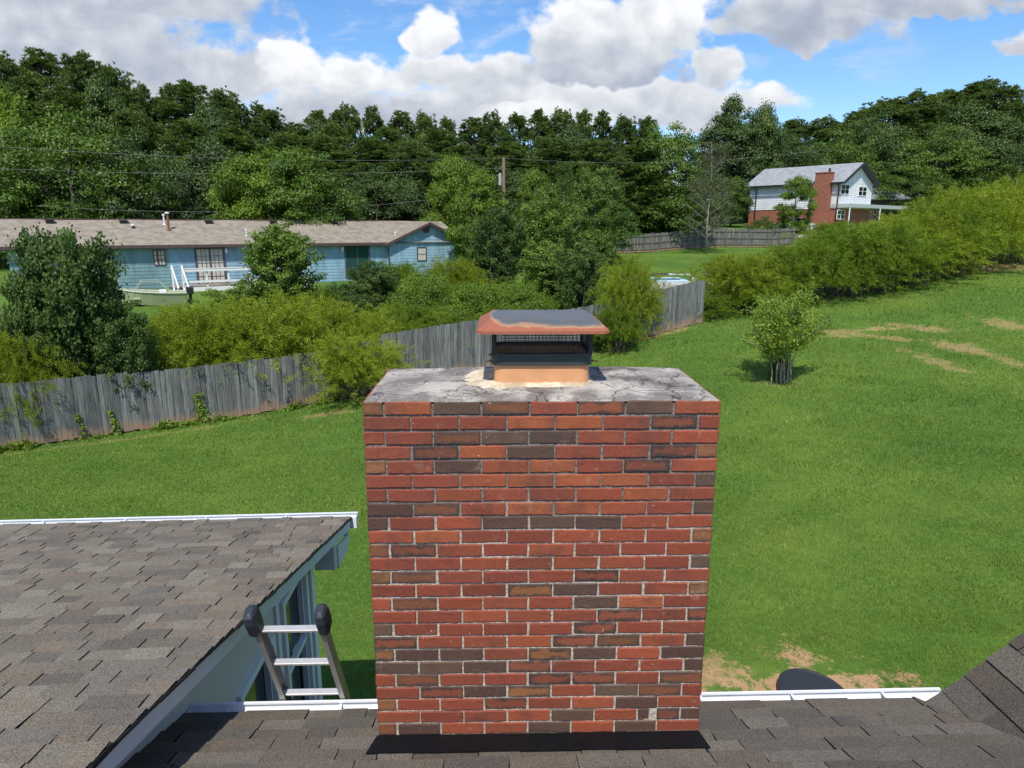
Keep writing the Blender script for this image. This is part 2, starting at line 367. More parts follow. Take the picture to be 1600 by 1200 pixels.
# ------------------------------------------------------------ terrain
def C(px, py, Y):
    p = P(px, py, Y); return (p.x, p.y, p.z-CZ)
CP = [(-12, 0, -5.6), (0, 0, -5.5), (12, 0, -5.3), (-14, 8, -5.75), (0, 8, -5.5), (10, 8, -5.25), (-4, 14, -5.68), (6, 14, -5.3), (14, 14, -4.85), (-25, 8, -5.9),
      C(0, 705, 17.9), C(210, 675, 20), C(420, 645, 22.1), (-4.6, 24.2, -5.7), (-1.4, 25.5, -5.35), (3.3, 27.3, -4.85), C(1075, 509, 28.9), C(1235, 596, 21.7),
      C(1600, 600, 20), C(1300, 465, 33), C(1450, 436, 35.5), C(1600, 412, 38), (-22, 17, -5.8),
      (-30, 34, -3.9), (-27, 36.6, -3.7), (-18, 41.5, -3.6), (-8, 47, -3.5), (-18, 34, -3.8), (-10, 34, -4.3), (0, 36, -3.9), (-20, 26, -4.9), (-36, 30, -4.3), (-40, 45, -3.5),
      C(1060, 441, 41), C(1040, 428, 45), C(1050, 400, 60), C(960, 396, 66), (12, 67.5, -2.3), (26, 67.5, -2.05), (16, 74, -.6), (22, 74, -.45), (28, 80, 0), (36, 76, 0), (45, 84, .3), (8, 76, -1.3), (0, 72, -2.3),
      (-30, 80, -3), (-60, 60, -3), (0, 110, -2), (40, 125, 3), (80, 105, 4), (-80, 120, -2), (60, 60, 1), (32, 50, -.9), (30, 42, -1.4), (45, 40, -.6), (40, 20, -3), (45, 5, -4),
      (-60, 10, -6), (-10, -25, -5.5), (30, -25, -5), (-60, -25, -6), (60, -30, -4), (150, 60, 4), (160, 200, 8), (-160, 60, -4), (-160, 220, 0), (0, 260, 4), (-300, 500, 8), (300, 500, 12), (0, 600, 10)]
CPa = np.array(CP)
def _tps(r): return np.where(r > 1e-6, r*r*np.log(np.maximum(r, 1e-6)), 0)
_n = len(CPa); _K = _tps(np.hypot(CPa[:, None, 0]-CPa[None, :, 0], CPa[:, None, 1]-CPa[None, :, 1])) + 2.0*np.eye(_n)
_P = np.c_[np.ones(_n), CPa[:, :2]]; _A = np.block([[_K, _P], [_P.T, np.zeros((3, 3))]])
_w = np.linalg.solve(_A, np.r_[CPa[:, 2], 0, 0, 0])
def GA(x, y):
    x = np.asarray(x, float); y = np.asarray(y, float); z = _w[_n]+_w[_n+1]*x+_w[_n+2]*y
    for i in range(_n): z = z+_w[i]*_tps(np.hypot(x-CPa[i, 0], y-CPa[i, 1]))
    return z+CZ
def G(x, y): return float(GA(np.array([x]), np.array([y]))[0])
def PG(px, py):                                             # where a line of sight meets the ground
    d = ray(px, py); lo = None; ts = np.concatenate([np.arange(3, 60, .25), np.arange(60, 300, 1.)])/d.y
    f = CZ+d.z*ts-GA(d.x*ts, d.y*ts); k = int(np.argmax(f < 0)); t = ts[k-1]+(ts[k]-ts[k-1])*f[k-1]/(f[k-1]-f[k])
    return Vector((d.x*t, d.y*t, CZ+d.z*t))
# bare patches: (x, y, rx, ry, angle, strength)
def patch(x1, y1, x2, y2, w, s): 
    a = PG(x1, y1); b = PG(x2, y2); c = (a+b)/2; d = b-a
    return (c.x, c.y, max(d.length/2, .05)+w*.5, w, math.atan2(d.y, d.x), s)
_l = PG(1270, 1076)
DIRT = [(_l.x-.75, _l.y-.25, 1.1, .66, 0, 1.1), (_l.x+.1, _l.y-.2, .95, .75, 0, 1.3), (_l.x-1.15, _l.y+.25, .55, .4, .3, .62),
        patch(1330, 516, 1400, 512, .35, .6), patch(1395, 508, 1495, 518, .45, .52), patch(1330, 522, 1450, 534, .3, .5), patch(1465, 535, 1545, 552, .55, .56), patch(1430, 552, 1500, 580, .4, .5),
        patch(1530, 498, 1600, 515, .5, .5), patch(1555, 560, 1610, 575, .3, .5), patch(1275, 522, 1345, 517, .5, .5), patch(1290, 524, 1320, 524, .4, .55), patch(1400, 425, 1620, 414, 1.1, .8), patch(1370, 440, 1400, 428, .7, .6),
        patch(1140, 470, 1135, 471, .6, .4), patch(470, 652, 560, 640, .3, .45), patch(20, 708, 420, 652, .14, .25), patch(960, 540, 1075, 513, .2, .5), patch(1190, 595, 1240, 600, .5, .3), patch(930, 552, 985, 535, .35, .45)]
def ground_fn(N, b, g, o):
    s = N.sep(g)
    n1 = N.noise(g, .22, 5, .65); n2 = N.noise(g, 1.1, 5, .65); n3 = N.noise(g, 9, 5, .7); n4 = N.noise(g, 45, 3, .7)
    gr = N.mix(N.ss(n1, .38, .62), (.064, .132, .020), (.118, .188, .028))
    gr = N.mix(N.m('MULTIPLY', N.ss(n2, .42, .68), .55), gr, (.050, .130, .020))
    gr = N.mix(N.m('MULTIPLY', N.ss(n3, .45, .7), .6), gr, (.150, .225, .032))
    gr = N.mix(N.m('MULTIPLY', N.ss(n4, .5, .75), .5), gr, (.045, .085, .020))
    wob = N.m('MULTIPLY', N.m('SUBTRACT', N.noise(g, 1.5, 8, .82), .5), 7.0)
    best = None
    for (x, y, rx, ry, a, st) in DIRT:
        dx = N.m('SUBTRACT', s[0], x); dy = N.m('SUBTRACT', s[1], y); ca, sa = math.cos(a), math.sin(a)
        u = N.m('MULTIPLY', N.m('ADD', N.m('MULTIPLY', dx, ca), N.m('MULTIPLY', dy, sa)), 1/rx)
        v = N.m('MULTIPLY', N.m('SUBTRACT', N.m('MULTIPLY', dy, ca), N.m('MULTIPLY', dx, sa)), 1/ry)
        r = N.m('SQRT', N.m('ADD', N.m('MULTIPLY', u, u), N.m('MULTIPLY', v, v)))
        f = N.m('MULTIPLY', N.ss(N.m('ADD', r, wob), 1.15, .5), st)
        best = f if best is None else N.m('MAXIMUM', best, f)
    soil = N.mix(n3, (.33, .19, .095), (.52, .33, .18)); soil = N.mix(N.m('MULTIPLY', N.ss(n4, .5, .7), .4), soil, (.25, .19, .08))
    c = N.mix(N.m('MINIMUM', best, 1), gr, soil)
    N.put(b.inputs['Base Color'], c); b.inputs['Roughness'].default_value = .9; b.inputs['Specular IOR Level'].default_value = .15
    bump(N, b, N.m('ADD', n3, n4), .5, .04)
M['ground'] = mat('lawn_ground', ground_fn)
def axis(a, b, fine0, fine1, st):
    l = list(np.arange(fine0, fine1, st)); x = fine1; d = st
    while x < b: l.append(x); d *= 1.16; x += d
    l.append(b); x = fine0; d = st; k = []
    while x > a: d *= 1.16; x -= d; k.append(max(x, a))
    return np.array(k[::-1]+l)
gx = axis(-900, 900, -45, 50, .8); gy = axis(-80, 1500, -4, 90, .8)
XX, YY = np.meshgrid(gx, gy); ZZ = GA(XX.ravel(), YY.ravel()).reshape(XX.shape)
far = np.clip((np.hypot(XX, YY-60)-180)/200, 0, 1); ZZ = ZZ*(1-far)+(CZ+4)*far
me = bpy.data.meshes.new('ground'); nx = len(gx); ny = len(gy)
V = np.c_[XX.ravel(), YY.ravel(), ZZ.ravel()].astype(np.float32)
i, j = np.meshgrid(np.arange(nx-1), np.arange(ny-1)); q = (j*nx+i).ravel(); F = np.c_[q, q+1, q+nx+1, q+nx]
def np_mesh(name, V, F, mat_, attrs=None, smooth=False, parent=None):
    me = bpy.data.meshes.new(name); k = F.shape[1]
    me.vertices.add(len(V)); me.vertices.foreach_set('co', np.asarray(V, np.float32).ravel())
    me.loops.add(F.size); me.loops.foreach_set('vertex_index', F.ravel().astype(np.int32))
    me.polygons.add(len(F)); me.polygons.foreach_set('loop_start', np.arange(0, F.size, k, dtype=np.int32)); me.polygons.foreach_set('loop_total', np.full(len(F), k, np.int32))
    me.update(calc_edges=True)
    for n_, a in (attrs or {}).items():
        at = me.attributes.new(n_, 'FLOAT', 'FACE'); at.data.foreach_set('value', np.asarray(a, np.float32))
    if smooth: me.polygons.foreach_set('use_smooth', np.ones(len(F), bool))
    me.materials.append(mat_); o = bpy.data.objects.new(name, me); COL.objects.link(o)
    if parent is not None: o.parent = parent
    return o
tag(np_mesh('ground', V, F, M['ground'], smooth=True), kind='structure')

# grass blades over the nearer lawn
def fence_y(x): return np.interp(x, FX, FY)
FP = [C(-420, 770, 13.6), C(0, 705, 17.9), C(210, 675, 20), C(420, 645, 22.1), (-4.6, 24.2, 0), (-1.4, 25.5, 0), (3.3, 27.3, 0), C(1020, 520, 28.2), C(1098, 507, 29.2)]
FX = [p[0] for p in FP]; FY = [p[1] for p in FP]
rng = np.random.default_rng(3)
def make_grass():
    xs = []; ys = []; hs = []
    for (y0, y1, dens, sz) in ((5.2, 9, 2900, 1.0), (9, 13, 1500, 1.35), (13, 18, 800, 1.9), (18, 26, 380, 2.6), (26, 40, 130, 3.8)):
        w = 1.0*y1+2.5; n = int(2*w*(y1-y0)*dens); x = rng.uniform(-w, w, n); y = rng.uniform(y0, y1, n)
        k = np.abs(x) < .98*y+2.2; x = x[k]; y = y[k]; xs.append(x); ys.append(y); hs.append(np.full(len(x), sz))
    x = np.concatenate(xs); y = np.concatenate(ys); sz = np.concatenate(hs)
    keep = (y < np.interp(x, FX, FY)-.15) | ((x > FX[-1]+.5) & (y < 30+.32*(x-8)))
    keep &= ~((x < -1.2) & (y < 5.6))
    for (cx, cy, rx, ry, a, st) in DIRT:
        ca, sa = math.cos(a), math.sin(a); u = ((x-cx)*ca+(y-cy)*sa)/rx; v = ((y-cy)*ca-(x-cx)*sa)/ry; r = np.hypot(u, v)
        keep &= ~((r+rng.normal(0, .25, len(x)) < 1.05) & (rng.random(len(x)) < st*1.2))
    x = x[keep]; y = y[keep]; sz = sz[keep]; n = len(x)
    # clumpiness
    cl = .5+.5*np.sin(x*2.3+1.7*np.sin(y*1.9))*np.sin(y*2.7+1.3*np.sin(x*2.1)); h = sz**.5*(.018+.022*rng.random(n)+.018*cl)*(1+.9*(np.sin(x*1.31+4*np.sin(y*.83))*np.sin(y*1.57+3*np.sin(x*.71)) > .62)*rng.random(n))
    z = GA(x, y)-.005; az = rng.uniform(0, 6.283, n); w = .0042*sz*(.7+.6*rng.random(n)); ln = h*rng.uniform(.1, 1.0, n); az2 = rng.uniform(0, 6.283, n)
    pv = .5+.5*np.sin(x*.55+1.9*np.sin(y*.37))*np.sin(y*.61+1.5*np.sin(x*.43)); pv2 = .5+.5*np.sin(x*3.1+2*np.sin(y*2.3))*np.sin(y*3.7)
    a = np.c_[x-np.cos(az)*w, y-np.sin(az)*w, z]; b = np.c_[x+np.cos(az)*w, y+np.sin(az)*w, z]; c = np.c_[x+np.cos(az2)*ln, y+np.sin(az2)*ln, z+h]
    V = np.stack([a, b, c], 1).reshape(-1, 3); F = np.arange(len(V)).reshape(-1, 3)
    return tag(np_mesh('lawn_grass', V, F, M['blade'], {'v': np.clip(.12+.42*rng.random(n)+.22*(cl-.5)+.34*pv+.14*pv2-.05+.35*(rng.random(n) < .02), 0, 1)}), 'short bright green mown grass blades covering the back lawn', 'grass', kind='stuff')
M['blade'] = leaf_mat('grass_blade', (.050, .108, .013), (.120, .205, .026), (.24, .305, .060), .5, .25, .3)
make_grass()

# ------------------------------------------------------------ house under the camera (roofs, gutters, wing wall)
HY = math.radians(1.8)
house = thing('house', 'single-storey house with grey-brown shingled roofs and white gutters around the red brick chimney', 'house', (0, 0, 0), HY)
def H(p):                                                   # world -> house coordinates
    p = Vector(p); c, s = math.cos(-HY), math.sin(-HY); return Vector((p.x*c-p.y*s, p.x*s+p.y*c, p.z))
TA = [(.205, .18, .15), (.225, .195, .16), (.185, .165, .142), (.24, .215, .185), (.165, .15, .135), (.215, .18, .148), (.195, .18, .16), (.25, .228, .195)]
def shingles(name, O, U, Vv, u0, u1, rows, mat_, parent, clip=None, e=.127, seed=1, wmin=.09, wmax=.34):
    """courses of laminated shingles: every tab a thin slab, thicker at its butt"""
    r = random.Random(seed); O = Vector(O); U = Vector(U).normalized(); Vv = Vector(Vv).normalized(); Nn = U.cross(Vv).normalized()
    if Nn.z < 0: Nn = -Nn
    mb = MB()
    for k in range(rows):
        u = u0-r.random()*.25; thick = r.random() < .5
        while u < u1:
            w = r.uniform(wmin, wmax); thick = not thick; t = r.uniform(.0085, .0105) if thick else r.uniform(.0035, .0045); c = r.choice(TA); q = r.uniform(.92, 1.07); c = tuple(x*q for x in c)
            if r.random() < .10: c = tuple(x*.80 for x in c)
            g = .0022 if thick else 0.; v0 = k*e+(r.uniform(-.002, .002)); v1 = (k+1)*e+.02; sk = r.uniform(-.006, .006)
            a = [O+U*(u+g)+Vv*v0, O+U*(u+w-g)+Vv*v0, O+U*(u+w-g*3+sk)+Vv*v1, O+U*(u+g*3+sk)+Vv*v1]
            lift = .002*(k % 2)
            top = [a[0]+Nn*(t+.006), a[1]+Nn*(t+.006), a[2]+Nn*(t*.25), a[3]+Nn*(t*.25)]; bot = [a[0]+Nn*.0005, a[1]+Nn*.0005, a[2]-Nn*.004, a[3]-Nn*.004]
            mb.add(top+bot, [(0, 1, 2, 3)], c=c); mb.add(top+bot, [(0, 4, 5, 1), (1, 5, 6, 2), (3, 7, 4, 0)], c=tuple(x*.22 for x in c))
            u += w
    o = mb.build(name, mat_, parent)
    if clip:
        bm = bmesh.new(); bm.from_mesh(o.data)
        for (co, no) in clip: bmesh.ops.bisect_plane(bm, geom=bm.verts[:]+bm.edges[:]+bm.faces[:], plane_co=co, plane_no=no, clear_outer=True, dist=1e-5)
        bm.to_mesh(o.data); bm.free()
    return o
# main roof plane (house coords): z = CZ - (c0 + s0*y)
s0 = .333; c0 = 1.464; s1 = .20; c1 = 1.45; s2 = .86
def zm(y): return CZ-(c0+s0*y)
def zw(y): return CZ-(c1+s1*y)
A = H(P(1440, 1112, 3.30)); EAVE = 3.27
A = Vector((H(P(1440, 1112, 3.30)).x, EAVE-.07, zm(EAVE-.07)))
e_m = Vector((0, -1, s0)).normalized(); e_w = Vector((0, -1, s1)).normalized()
WX = H(P(545, 822, 6.0)).x; WE = H(P(545, 815, 6.12)).y; WALLX = WX-.33; WALLY = 5.88
LX, RX = -9.5, 9.5
# main deck under the shingles: left bit, right bit, both sides of the chimney run in one sheet behind it
mb = MB(); th = .03
def slab(x0, x1, y0, y1, zf, dz=.004, t=.03): mb.add([(x0, y0, zf(y0)-dz), (x1, y0, zf(y0)-dz), (x1, y1, zf(y1)-dz), (x0, y1, zf(y1)-dz), (x0, y0, zf(y0)-dz-t), (x1, y0, zf(y0)-dz-t), (x1, y1, zf(y1)-dz-t), (x0, y1, zf(y1)-dz-t)], [(0, 1, 2, 3), (7, 6, 5, 4), (0, 4, 5, 1), (1, 5, 6, 2), (2, 6, 7, 3), (3, 7, 4, 0)])
CHL, CHR = -.62, 1.0                                        # chimney notch in the eave
slab(WALLX, CHL, -3.4, EAVE, zm); slab(CHR, A.x+.25, -3.4, EAVE, zm); slab(CHL, CHR, -3.4, 2.86, zm); slab(A.x+.25, RX, -3.4, .4, zm)
mb.build('roof_deck', M['dark'], house)
N_m = Vector((0, s0, 1)).normalized()
roof = shingles('roof', (0, EAVE+.02, zm(EAVE+.02)), (1, 0, 0), e_m, WALLX-.4, A.x+3.2, 40, M['shB'], house, seed=4,
    clip=[((WALLX, 0, 0), (-1, 0, 0))] + [(A+Vector((.03, 0, 0)), Vector((s2, s0, 0)).normalized())], wmin=.13, wmax=.42)
# back slope behind the camera
shingles('rear_slope', (0, -7.5, zm(-3.4)-4.1*s0), (1, 0, 0), Vector((0, 1, s0)), -9, 9, 34, M['shB'], house, seed=9)
# wing roof
RK = WX
SK = .029
def rk(y): return RK-SK*(6.1-y)
KW_ = .028; MW = Matrix.Translation((RK, WE, 0)) @ Matrix.Rotation(math.atan(KW_), 4, 'Z')
R3 = MW.to_3x3()
shingles('wing_roof', (RK, WE, zw(WE)), R3 @ Vector((1, 0, 0)), R3 @ e_w, -8.5, .2, 47, M['shA'], house, seed=12, e=.127, clip=[((RK, 6.1, 0), Vector((1, -SK, 0)).normalized())], wmin=.08, wmax=.27)
mb = MB(); slab(-8.4, -.22, -5.6, -.01, lambda y: zw(WE+y), .006, .02); mb.v = [tuple(MW @ Vector(v)) for v in mb.v]; mb.build('wing_deck', M['dark'], house)
mb = MB()
FH = .115
yy0, yy1 = .45, WE-.02
mb.add([(rk(yy0)-.035, yy0, zw(yy0)-.006), (rk(yy0)-.012, yy0, zw(yy0)-.006), (rk(yy1)-.012, yy1, zw(yy1)-.006), (rk(yy1)-.035, yy1, zw(yy1)-.006),
        (rk(yy0)-.035, yy0, zw(yy0)-FH), (rk(yy0)-.012, yy0, zw(yy0)-FH), (rk(yy1)-.012, yy1, zw(yy1)-FH), (rk(yy1)-.035, yy1, zw(yy1)-FH)], [(0, 1, 2, 3), (7, 6, 5, 4), (0, 4, 5, 1), (1, 5, 6, 2), (2, 6, 7, 3), (3, 7, 4, 0)])
mb.add([(rk(yy0)-.035, yy0, zw(yy0)-.03), (rk(yy1)-.035, yy1, zw(yy1)-.03), (WALLX-.02, yy1, zw(yy1)-.03), (WALLX-.02, yy0, zw(yy0)-.03)], [(0, 1, 2, 3)])
mb.build('rake_fascia', M['trim'], house)
mb = MB()
for k in range(36):                                          # dark drip edge under the tabs, slightly ragged
    a = .4+k*.16; b_ = a+.165; j = random.uniform(-.004, .006)
    qa, qb = rk(a)+.006+j, rk(b_)+.006+j
    mb.add([(qa, a, zw(a)-.001), (qb, b_, zw(b_)-.001), (qb-.002, b_, zw(b_)-.016), (qa-.002, a, zw(a)-.016), (qa-.02, a, zw(a)-.001), (qb-.02, b_, zw(b_)-.001)], [(0, 1, 2, 3), (4, 5, 1, 0)])
mb.build('drip_edge', M['dark'], house)
# soffit, end bracket and far fascia of the wing
mb = MB(); mb.box(-8.4, -.03, -.045, -.02, zw(WE)-.17, zw(WE)-.012, MW); mb.build('wing_fascia', M['trim'], house)
mb = MB(); mb.add([(RK-.04, WE-.5, zw(WE-.5)-.15), (RK-.02, WE-.5, zw(WE-.5)-.15), (RK-.02, WE-.03, zw(WE)-.16), (RK-.04, WE-.03, zw(WE)-.16), (RK-.04, WE-.5, zw(WE)-.27), (RK-.02, WE-.5, zw(WE)-.27), (RK-.02, WE-.10, zw(WE)-.27), (RK-.04, WE-.10, zw(WE)-.27)],
       [(0, 1, 2, 3), (7, 6, 5, 4), (0, 4, 5, 1), (1, 5, 6, 2), (2, 6, 7, 3), (3, 7, 4, 0)])
mb.box(RK-.22, RK-.045, WE-.56, WE-.5, zw(WE)-.25, zw(WE-.5)-.04); mb.build('eave_return', M['trim'], house)
# wing wall with windows (wall plane x = WALLX, outside faces +x)
gz = CZ-5.62
W1 = (5.0, 5.60, CZ-2.92, CZ-4.25, CZ-3.57); W2 = (4.04, 4.66, CZ-3.03, CZ-4.35, CZ-3.70)
def wall_pieces(mb, x0, x1, ya, yb, z0, ztop, holes):
    ys = sorted({ya, yb, *[h[0] for h in holes], *[h[1] for h in holes]})
    for a, b_ in zip(ys[:-1], ys[1:]):
        h = [q for q in holes if q[0] <= a and q[1] >= b_]
        segs = [(z0, None)] if not h else [(z0, h[0][3]), (h[0][2], None)]
        for (za, zb) in segs:
            zt0 = ztop(a) if zb is None else zb; zt1 = ztop(b_) if zb is None else zb
            mb.add([(x0, a, za), (x1, a, za), (x1, b_, za), (x0, b_, za), (x0, a, zt0), (x1, a, zt0), (x1, b_, zt1), (x0, b_, zt1)], [(3, 2, 1, 0), (4, 5, 6, 7), (0, 1, 5, 4), (1, 2, 6, 5), (2, 3, 7, 6), (3, 0, 4, 7)])
mb = MB(); wall_pieces(mb, WALLX-.1, WALLX, .3, WALLY, gz, lambda y: zw(y)-.03, [W1, W2])
mb.box(-9.4, WALLX-.1, WALLY-.5, WALLY-.4, gz, zw(WALLY)-.10); mb.box(WALLX-.1, WALLX, WALLY-.1, WALLY-.001, gz, zw(WALLY)-.04); mb.box(WALLX-.0, 9.4, 2.6, 2.7, gz, zm(2.7)-.06)
mb.build('wall', M['sidewall'], house)
mb = MB(); mb.box(WALLX+.001, WALLX+.022, WALLY-.09, WALLY+.012, gz, zw(WALLY)-.16); mb.box(WALLX+.001, WALLX+.022, 4.80, 4.86, gz, zw(4.9)-.16)
mb.build('corner_board', M['trimw'], house)
for (ya, yb, zt, zb, zmid) in (W1, W2):
    f = MB(); w = .055
    f.box(WALLX-.03, WALLX+.03, ya-w, ya, zb-w, zt+w); f.box(WALLX-.03, WALLX+.03, yb, yb+w, zb-w, zt+w)
    f.box(WALLX-.03, WALLX+.03, ya, yb, zt, zt+w); f.box(WALLX-.03, WALLX+.03, ya, yb, zb-w, zb)
    win = f.build('window', M['trimw'], house, bevel=.003)
    s = MB(); s.box(WALLX-.045, WALLX+.004, ya, yb, zmid-.022, zmid+.022)
    for q in (ya, yb-.03): s.box(WALLX-.05, WALLX-.004, q, q+.03, zb, zt)
    s.box(WALLX-.05, WALLX-.004, ya+.03, yb-.03, zt-.03, zt); s.build('sash', M['trimw'], win)
    s = MB(); s.box(WALLX-.062, WALLX-.054, ya, yb, zmid+.022, zt); s.build('upper_pane', M['glassg'], win)
    s = MB(); s.box(WALLX-.070, WALLX-.064, ya, yb, zb, zmid-.022); s.build('lower_pane', M['glassd'], win)
mb = MB(); mb.box(WALLX-1.4, WALLX-1.38, 3.2, WALLY-.6, gz, CZ-2.75); mb.build('interior_backing', M['dark'], house)
# gutters: open troughs with hangers
def gutter(x0, x1, ye, z, name, w=.105, d=.085, hang=.6, T=Matrix.Identity(4)):
    mb = MB(); t = .004
    prof = [(0, 0), (0, -d), (w*.78, -d), (w*.82, -d*.72), (w, -d*.35), (w, .004), (w-.016, .004), (w-.016, -.006), (w-.006, -.006), (w-.006, -d*.33), (w*.82-.006, -d*.68), (w*.75, -d+t), (t, -d+t), (t, 0)]
    mb.loft([[(x, ye+a, z+b_) for a, b_ in prof] for x in (x0, x1)], cap=False)
    for x in (x0, x1): mb.add([(x, ye, z), (x, ye, z-d), (x, ye+w*.78, z-d), (x, ye+w*.82, z-d*.72), (x, ye+w, z-d*.35), (x, ye+w, z)], [(0, 1, 2, 3, 4, 5)])
    mb.v = [tuple(T @ Vector(v)) for v in mb.v]; g_ = mb.build(name, M['gutter'], house)
    x = x0+.35*hang
    while x < x1-.05:
        h = MB(); h.add([(x-.004, ye, z-.004), (x+.022, ye, z-.004), (x+.010, ye+w-.01, z-.012), (x-.004, ye+w-.01, z-.012), (x-.004, ye, z-.03), (x+.008, ye, z-.03)], [(0, 1, 2, 3), (0, 4, 5, 1), (3, 0, 4)])
        h.v = [tuple(T @ Vector(v)) for v in h.v]; h.build('hanger', M['gutter'], g_); x += hang
    return g_
gutter(WALLX+.01, CHL+.01, EAVE+.005, zm(EAVE)-.005, 'gutter'); gutter(CHR-.02, H(P(1462, 1080, 3.48)).x, EAVE+.005, zm(EAVE)-.005, 'gutter', hang=.52)
gutter(-8.4, .045, .005, zw(WE)-.004, 'wing_gutter', w=.125, d=.11, hang=.75, T=MW)
mb = MB(); mb.box(WALLX+.01, CHL, EAVE-.03, EAVE-.002, zm(EAVE)-.16, zm(EAVE)-.04); mb.build('fascia', M['trimw'], house); mb = MB(); mb.box(CHR, A.x+.1, EAVE-.03, EAVE-.002, zm(EAVE)-.16, zm(EAVE)-.04); mb.build('fascia', M['trimw'], house)
# steep cross gable at the right: slope rises to +x, far rake edge at y = A.y, shingle courses run front to back
e_g = Vector((1, 0, s2)).normalized(); Ng = Vector((-s2, 0, 1)).normalized()
vl = Vector((s0/s2, -1, s0)).normalized()                    # valley with the main roof
og = A-Vector((.02, 0, .02*s2))
shingles('gable_roof', og+Vector((0, .02, 0)), (0, -1, 0), e_g, -.02, 7, 17, M['shC'], house, seed=21, e=.143, wmin=.15, wmax=.42,
         clip=[(A+Vector((0, 0, -.004)), (vl.cross(Ng)).normalized()*(1 if vl.cross(Ng).x < 0 else -1)), (A+Vector((0, .012, 0)), (0, 1, 0))])
mb = MB()
R1 = A+e_g*2.45
mb.add([A-Ng*.012, R1-Ng*.012, R1+Vector((0, -6, 0))-Ng*.012, A+vl*1.5-Ng*.012+vl*4], [(0, 1, 2, 3)])
mb.build('gable_deck', M['dark'], house)
mb = MB(); mb.add([A+Vector((0, -.01, -.02)), R1+Vector((0, -.01, -.02)), R1+Vector((0, -.01, -.17)), A+Vector((0, -.01, -.17)), A+Vector((0, -.03, -.02)), R1+Vector((0, -.03, -.02)), R1+Vector((0, -.03, -.17)), A+Vector((0, -.03, -.17))], [(0, 1, 2, 3), (7, 6, 5, 4), (3, 2, 6, 7), (0, 4, 5, 1)])
mb.build('gable_fascia', M['trimw'], house)
shingles('gable_roof_far', R1+Vector((1.75, 0, -1.75*s2)), (0, -1, 0), Vector((-1, 0, s2)), 0, 7, 16, M['shC'], house, seed=23, e=.143)
mb = MB(); mb.box(A.x+.3, A.x+3.4, 2.9, 3.0, gz, zm(3)); mb.add([(A.x+.1, 3.0, A.z-.1), (R1.x, 3.0, R1.z-.05), (R1.x+1.7, 3.0, A.z-.1)], [(0, 1, 2)]); mb.build('gable_wall', M['sidewall'], house)

# ------------------------------------------------------------ brick chimney
KY = .0178; KX, KF, KZ, KW, KD = -.656, 2.93, -.746, 1.579, .74; CH = .0677
chim = thing('brick_chimney', 'large red and brown brick chimney with a cracked cement crown rising through the shingled eave', 'chimney', (KX, KF, 0), KY)
R_ = (.275, .062, .026); O_ = (.310, .078, .028); r_ = (.222, .050, .025); D_ = (.082, .045, .032); G_ = (.105, .064, .040); B_ = (.235, .100, .040)
PAL = {'R': (R_, R_), 'O': (O_, O_), 'r': (r_, r_), 'D': (D_, D_), 'G': (G_, G_), 'B': (tuple(x*.7 for x in B_), B_), 'M': (D_, (.17, .062, .026)), 'P': ((.055, .034, .026), (.215, .062, .030)), 'Q': ((.06, .04, .03), (.26, .10, .035))}
ROWS = """B OGMrPGR|rrrOOrPr|R rMGDRRR|rPODrrPB|B rDROrPR|rrOOOOrG|r rRrrROr|DMROORrG|D rRDGDRR|ROrrRRrB|B PRrRrrR|rrRrRRrG|B MrrrPrr|rRrQDrrB|R MRrrDOr|rrRRrPrP|G rrrrPrr|PRROPMRD|Q DDrQDRD|DGDPrrrD|R MrrPPrM|rPDQRGMr|B rrPrRDR|RrrRGRGD|B DRRDRGr""".split('|')
rb = random.Random(8)
def brick_box(mb, M4, u0, u1, z0, z1, depth, k1, k2, proud=0.):
    """front face towards -y with a small chamfer; uv over the front face"""
    j = lambda s=.0012: rb.uniform(-s, s)
    y = -proud; c = .0035
    m_ = max(2, int((u1-u0)/.028)); per = [(q/m_, 0.) for q in range(m_)]+[(1., q/2) for q in range(2)]+[(1-q/m_, 1.) for q in range(m_)]+[(0., 1-q/2) for q in range(2)]
    nP = len(per); sg = lambda a: -1 if a == 0 else (1 if a == 1 else 0)
    q = []; f = []
    for (a_, b_) in per:
        jx, jz = j(.0013), j(.0014); x_ = u0+(u1-u0)*a_+jx; z_ = z0+(z1-z0)*b_+jz
        q.append(Vector((x_, y+c, z_))); f.append(Vector((x_-sg(a_)*c, y+j(.0008), z_-sg(b_)*c)))
    r = [Vector((u0+(u1-u0)*a_, y+depth, z0+(z1-z0)*b_)) for a_, b_ in per]
    vs = [M4 @ v for v in f+q+r]
    mu = .12*(.2/(max(u1-u0, .05)))
    uf = [(.05+.9*a_, .05+.9*b_) for a_, b_ in per]; uo = per
    fs = [tuple(range(nP))]; uv = [uf]
    for k in range(nP):
        n = (k+1) % nP
        fs.append((k, nP+k, nP+n, n)); uv.append([uf[k], uo[k], uo[n], uf[n]])
        fs.append((nP+k, 2*nP+k, 2*nP+n, nP+n)); uv.append([uo[k], uo[k], uo[n], uo[n]])
    v_ = rb.uniform(.86, 1.16); h_ = rb.uniform(.92, 1.1)
    t = lambda c_: (c_[0]*v_, c_[1]*v_*h_, c_[2]*v_*h_)
    mb.add(vs, fs, uv=uv, c1=t(k1), c2=t(k2))
bricks = MB(); stub = .0875; full = .2009; jn = .0095
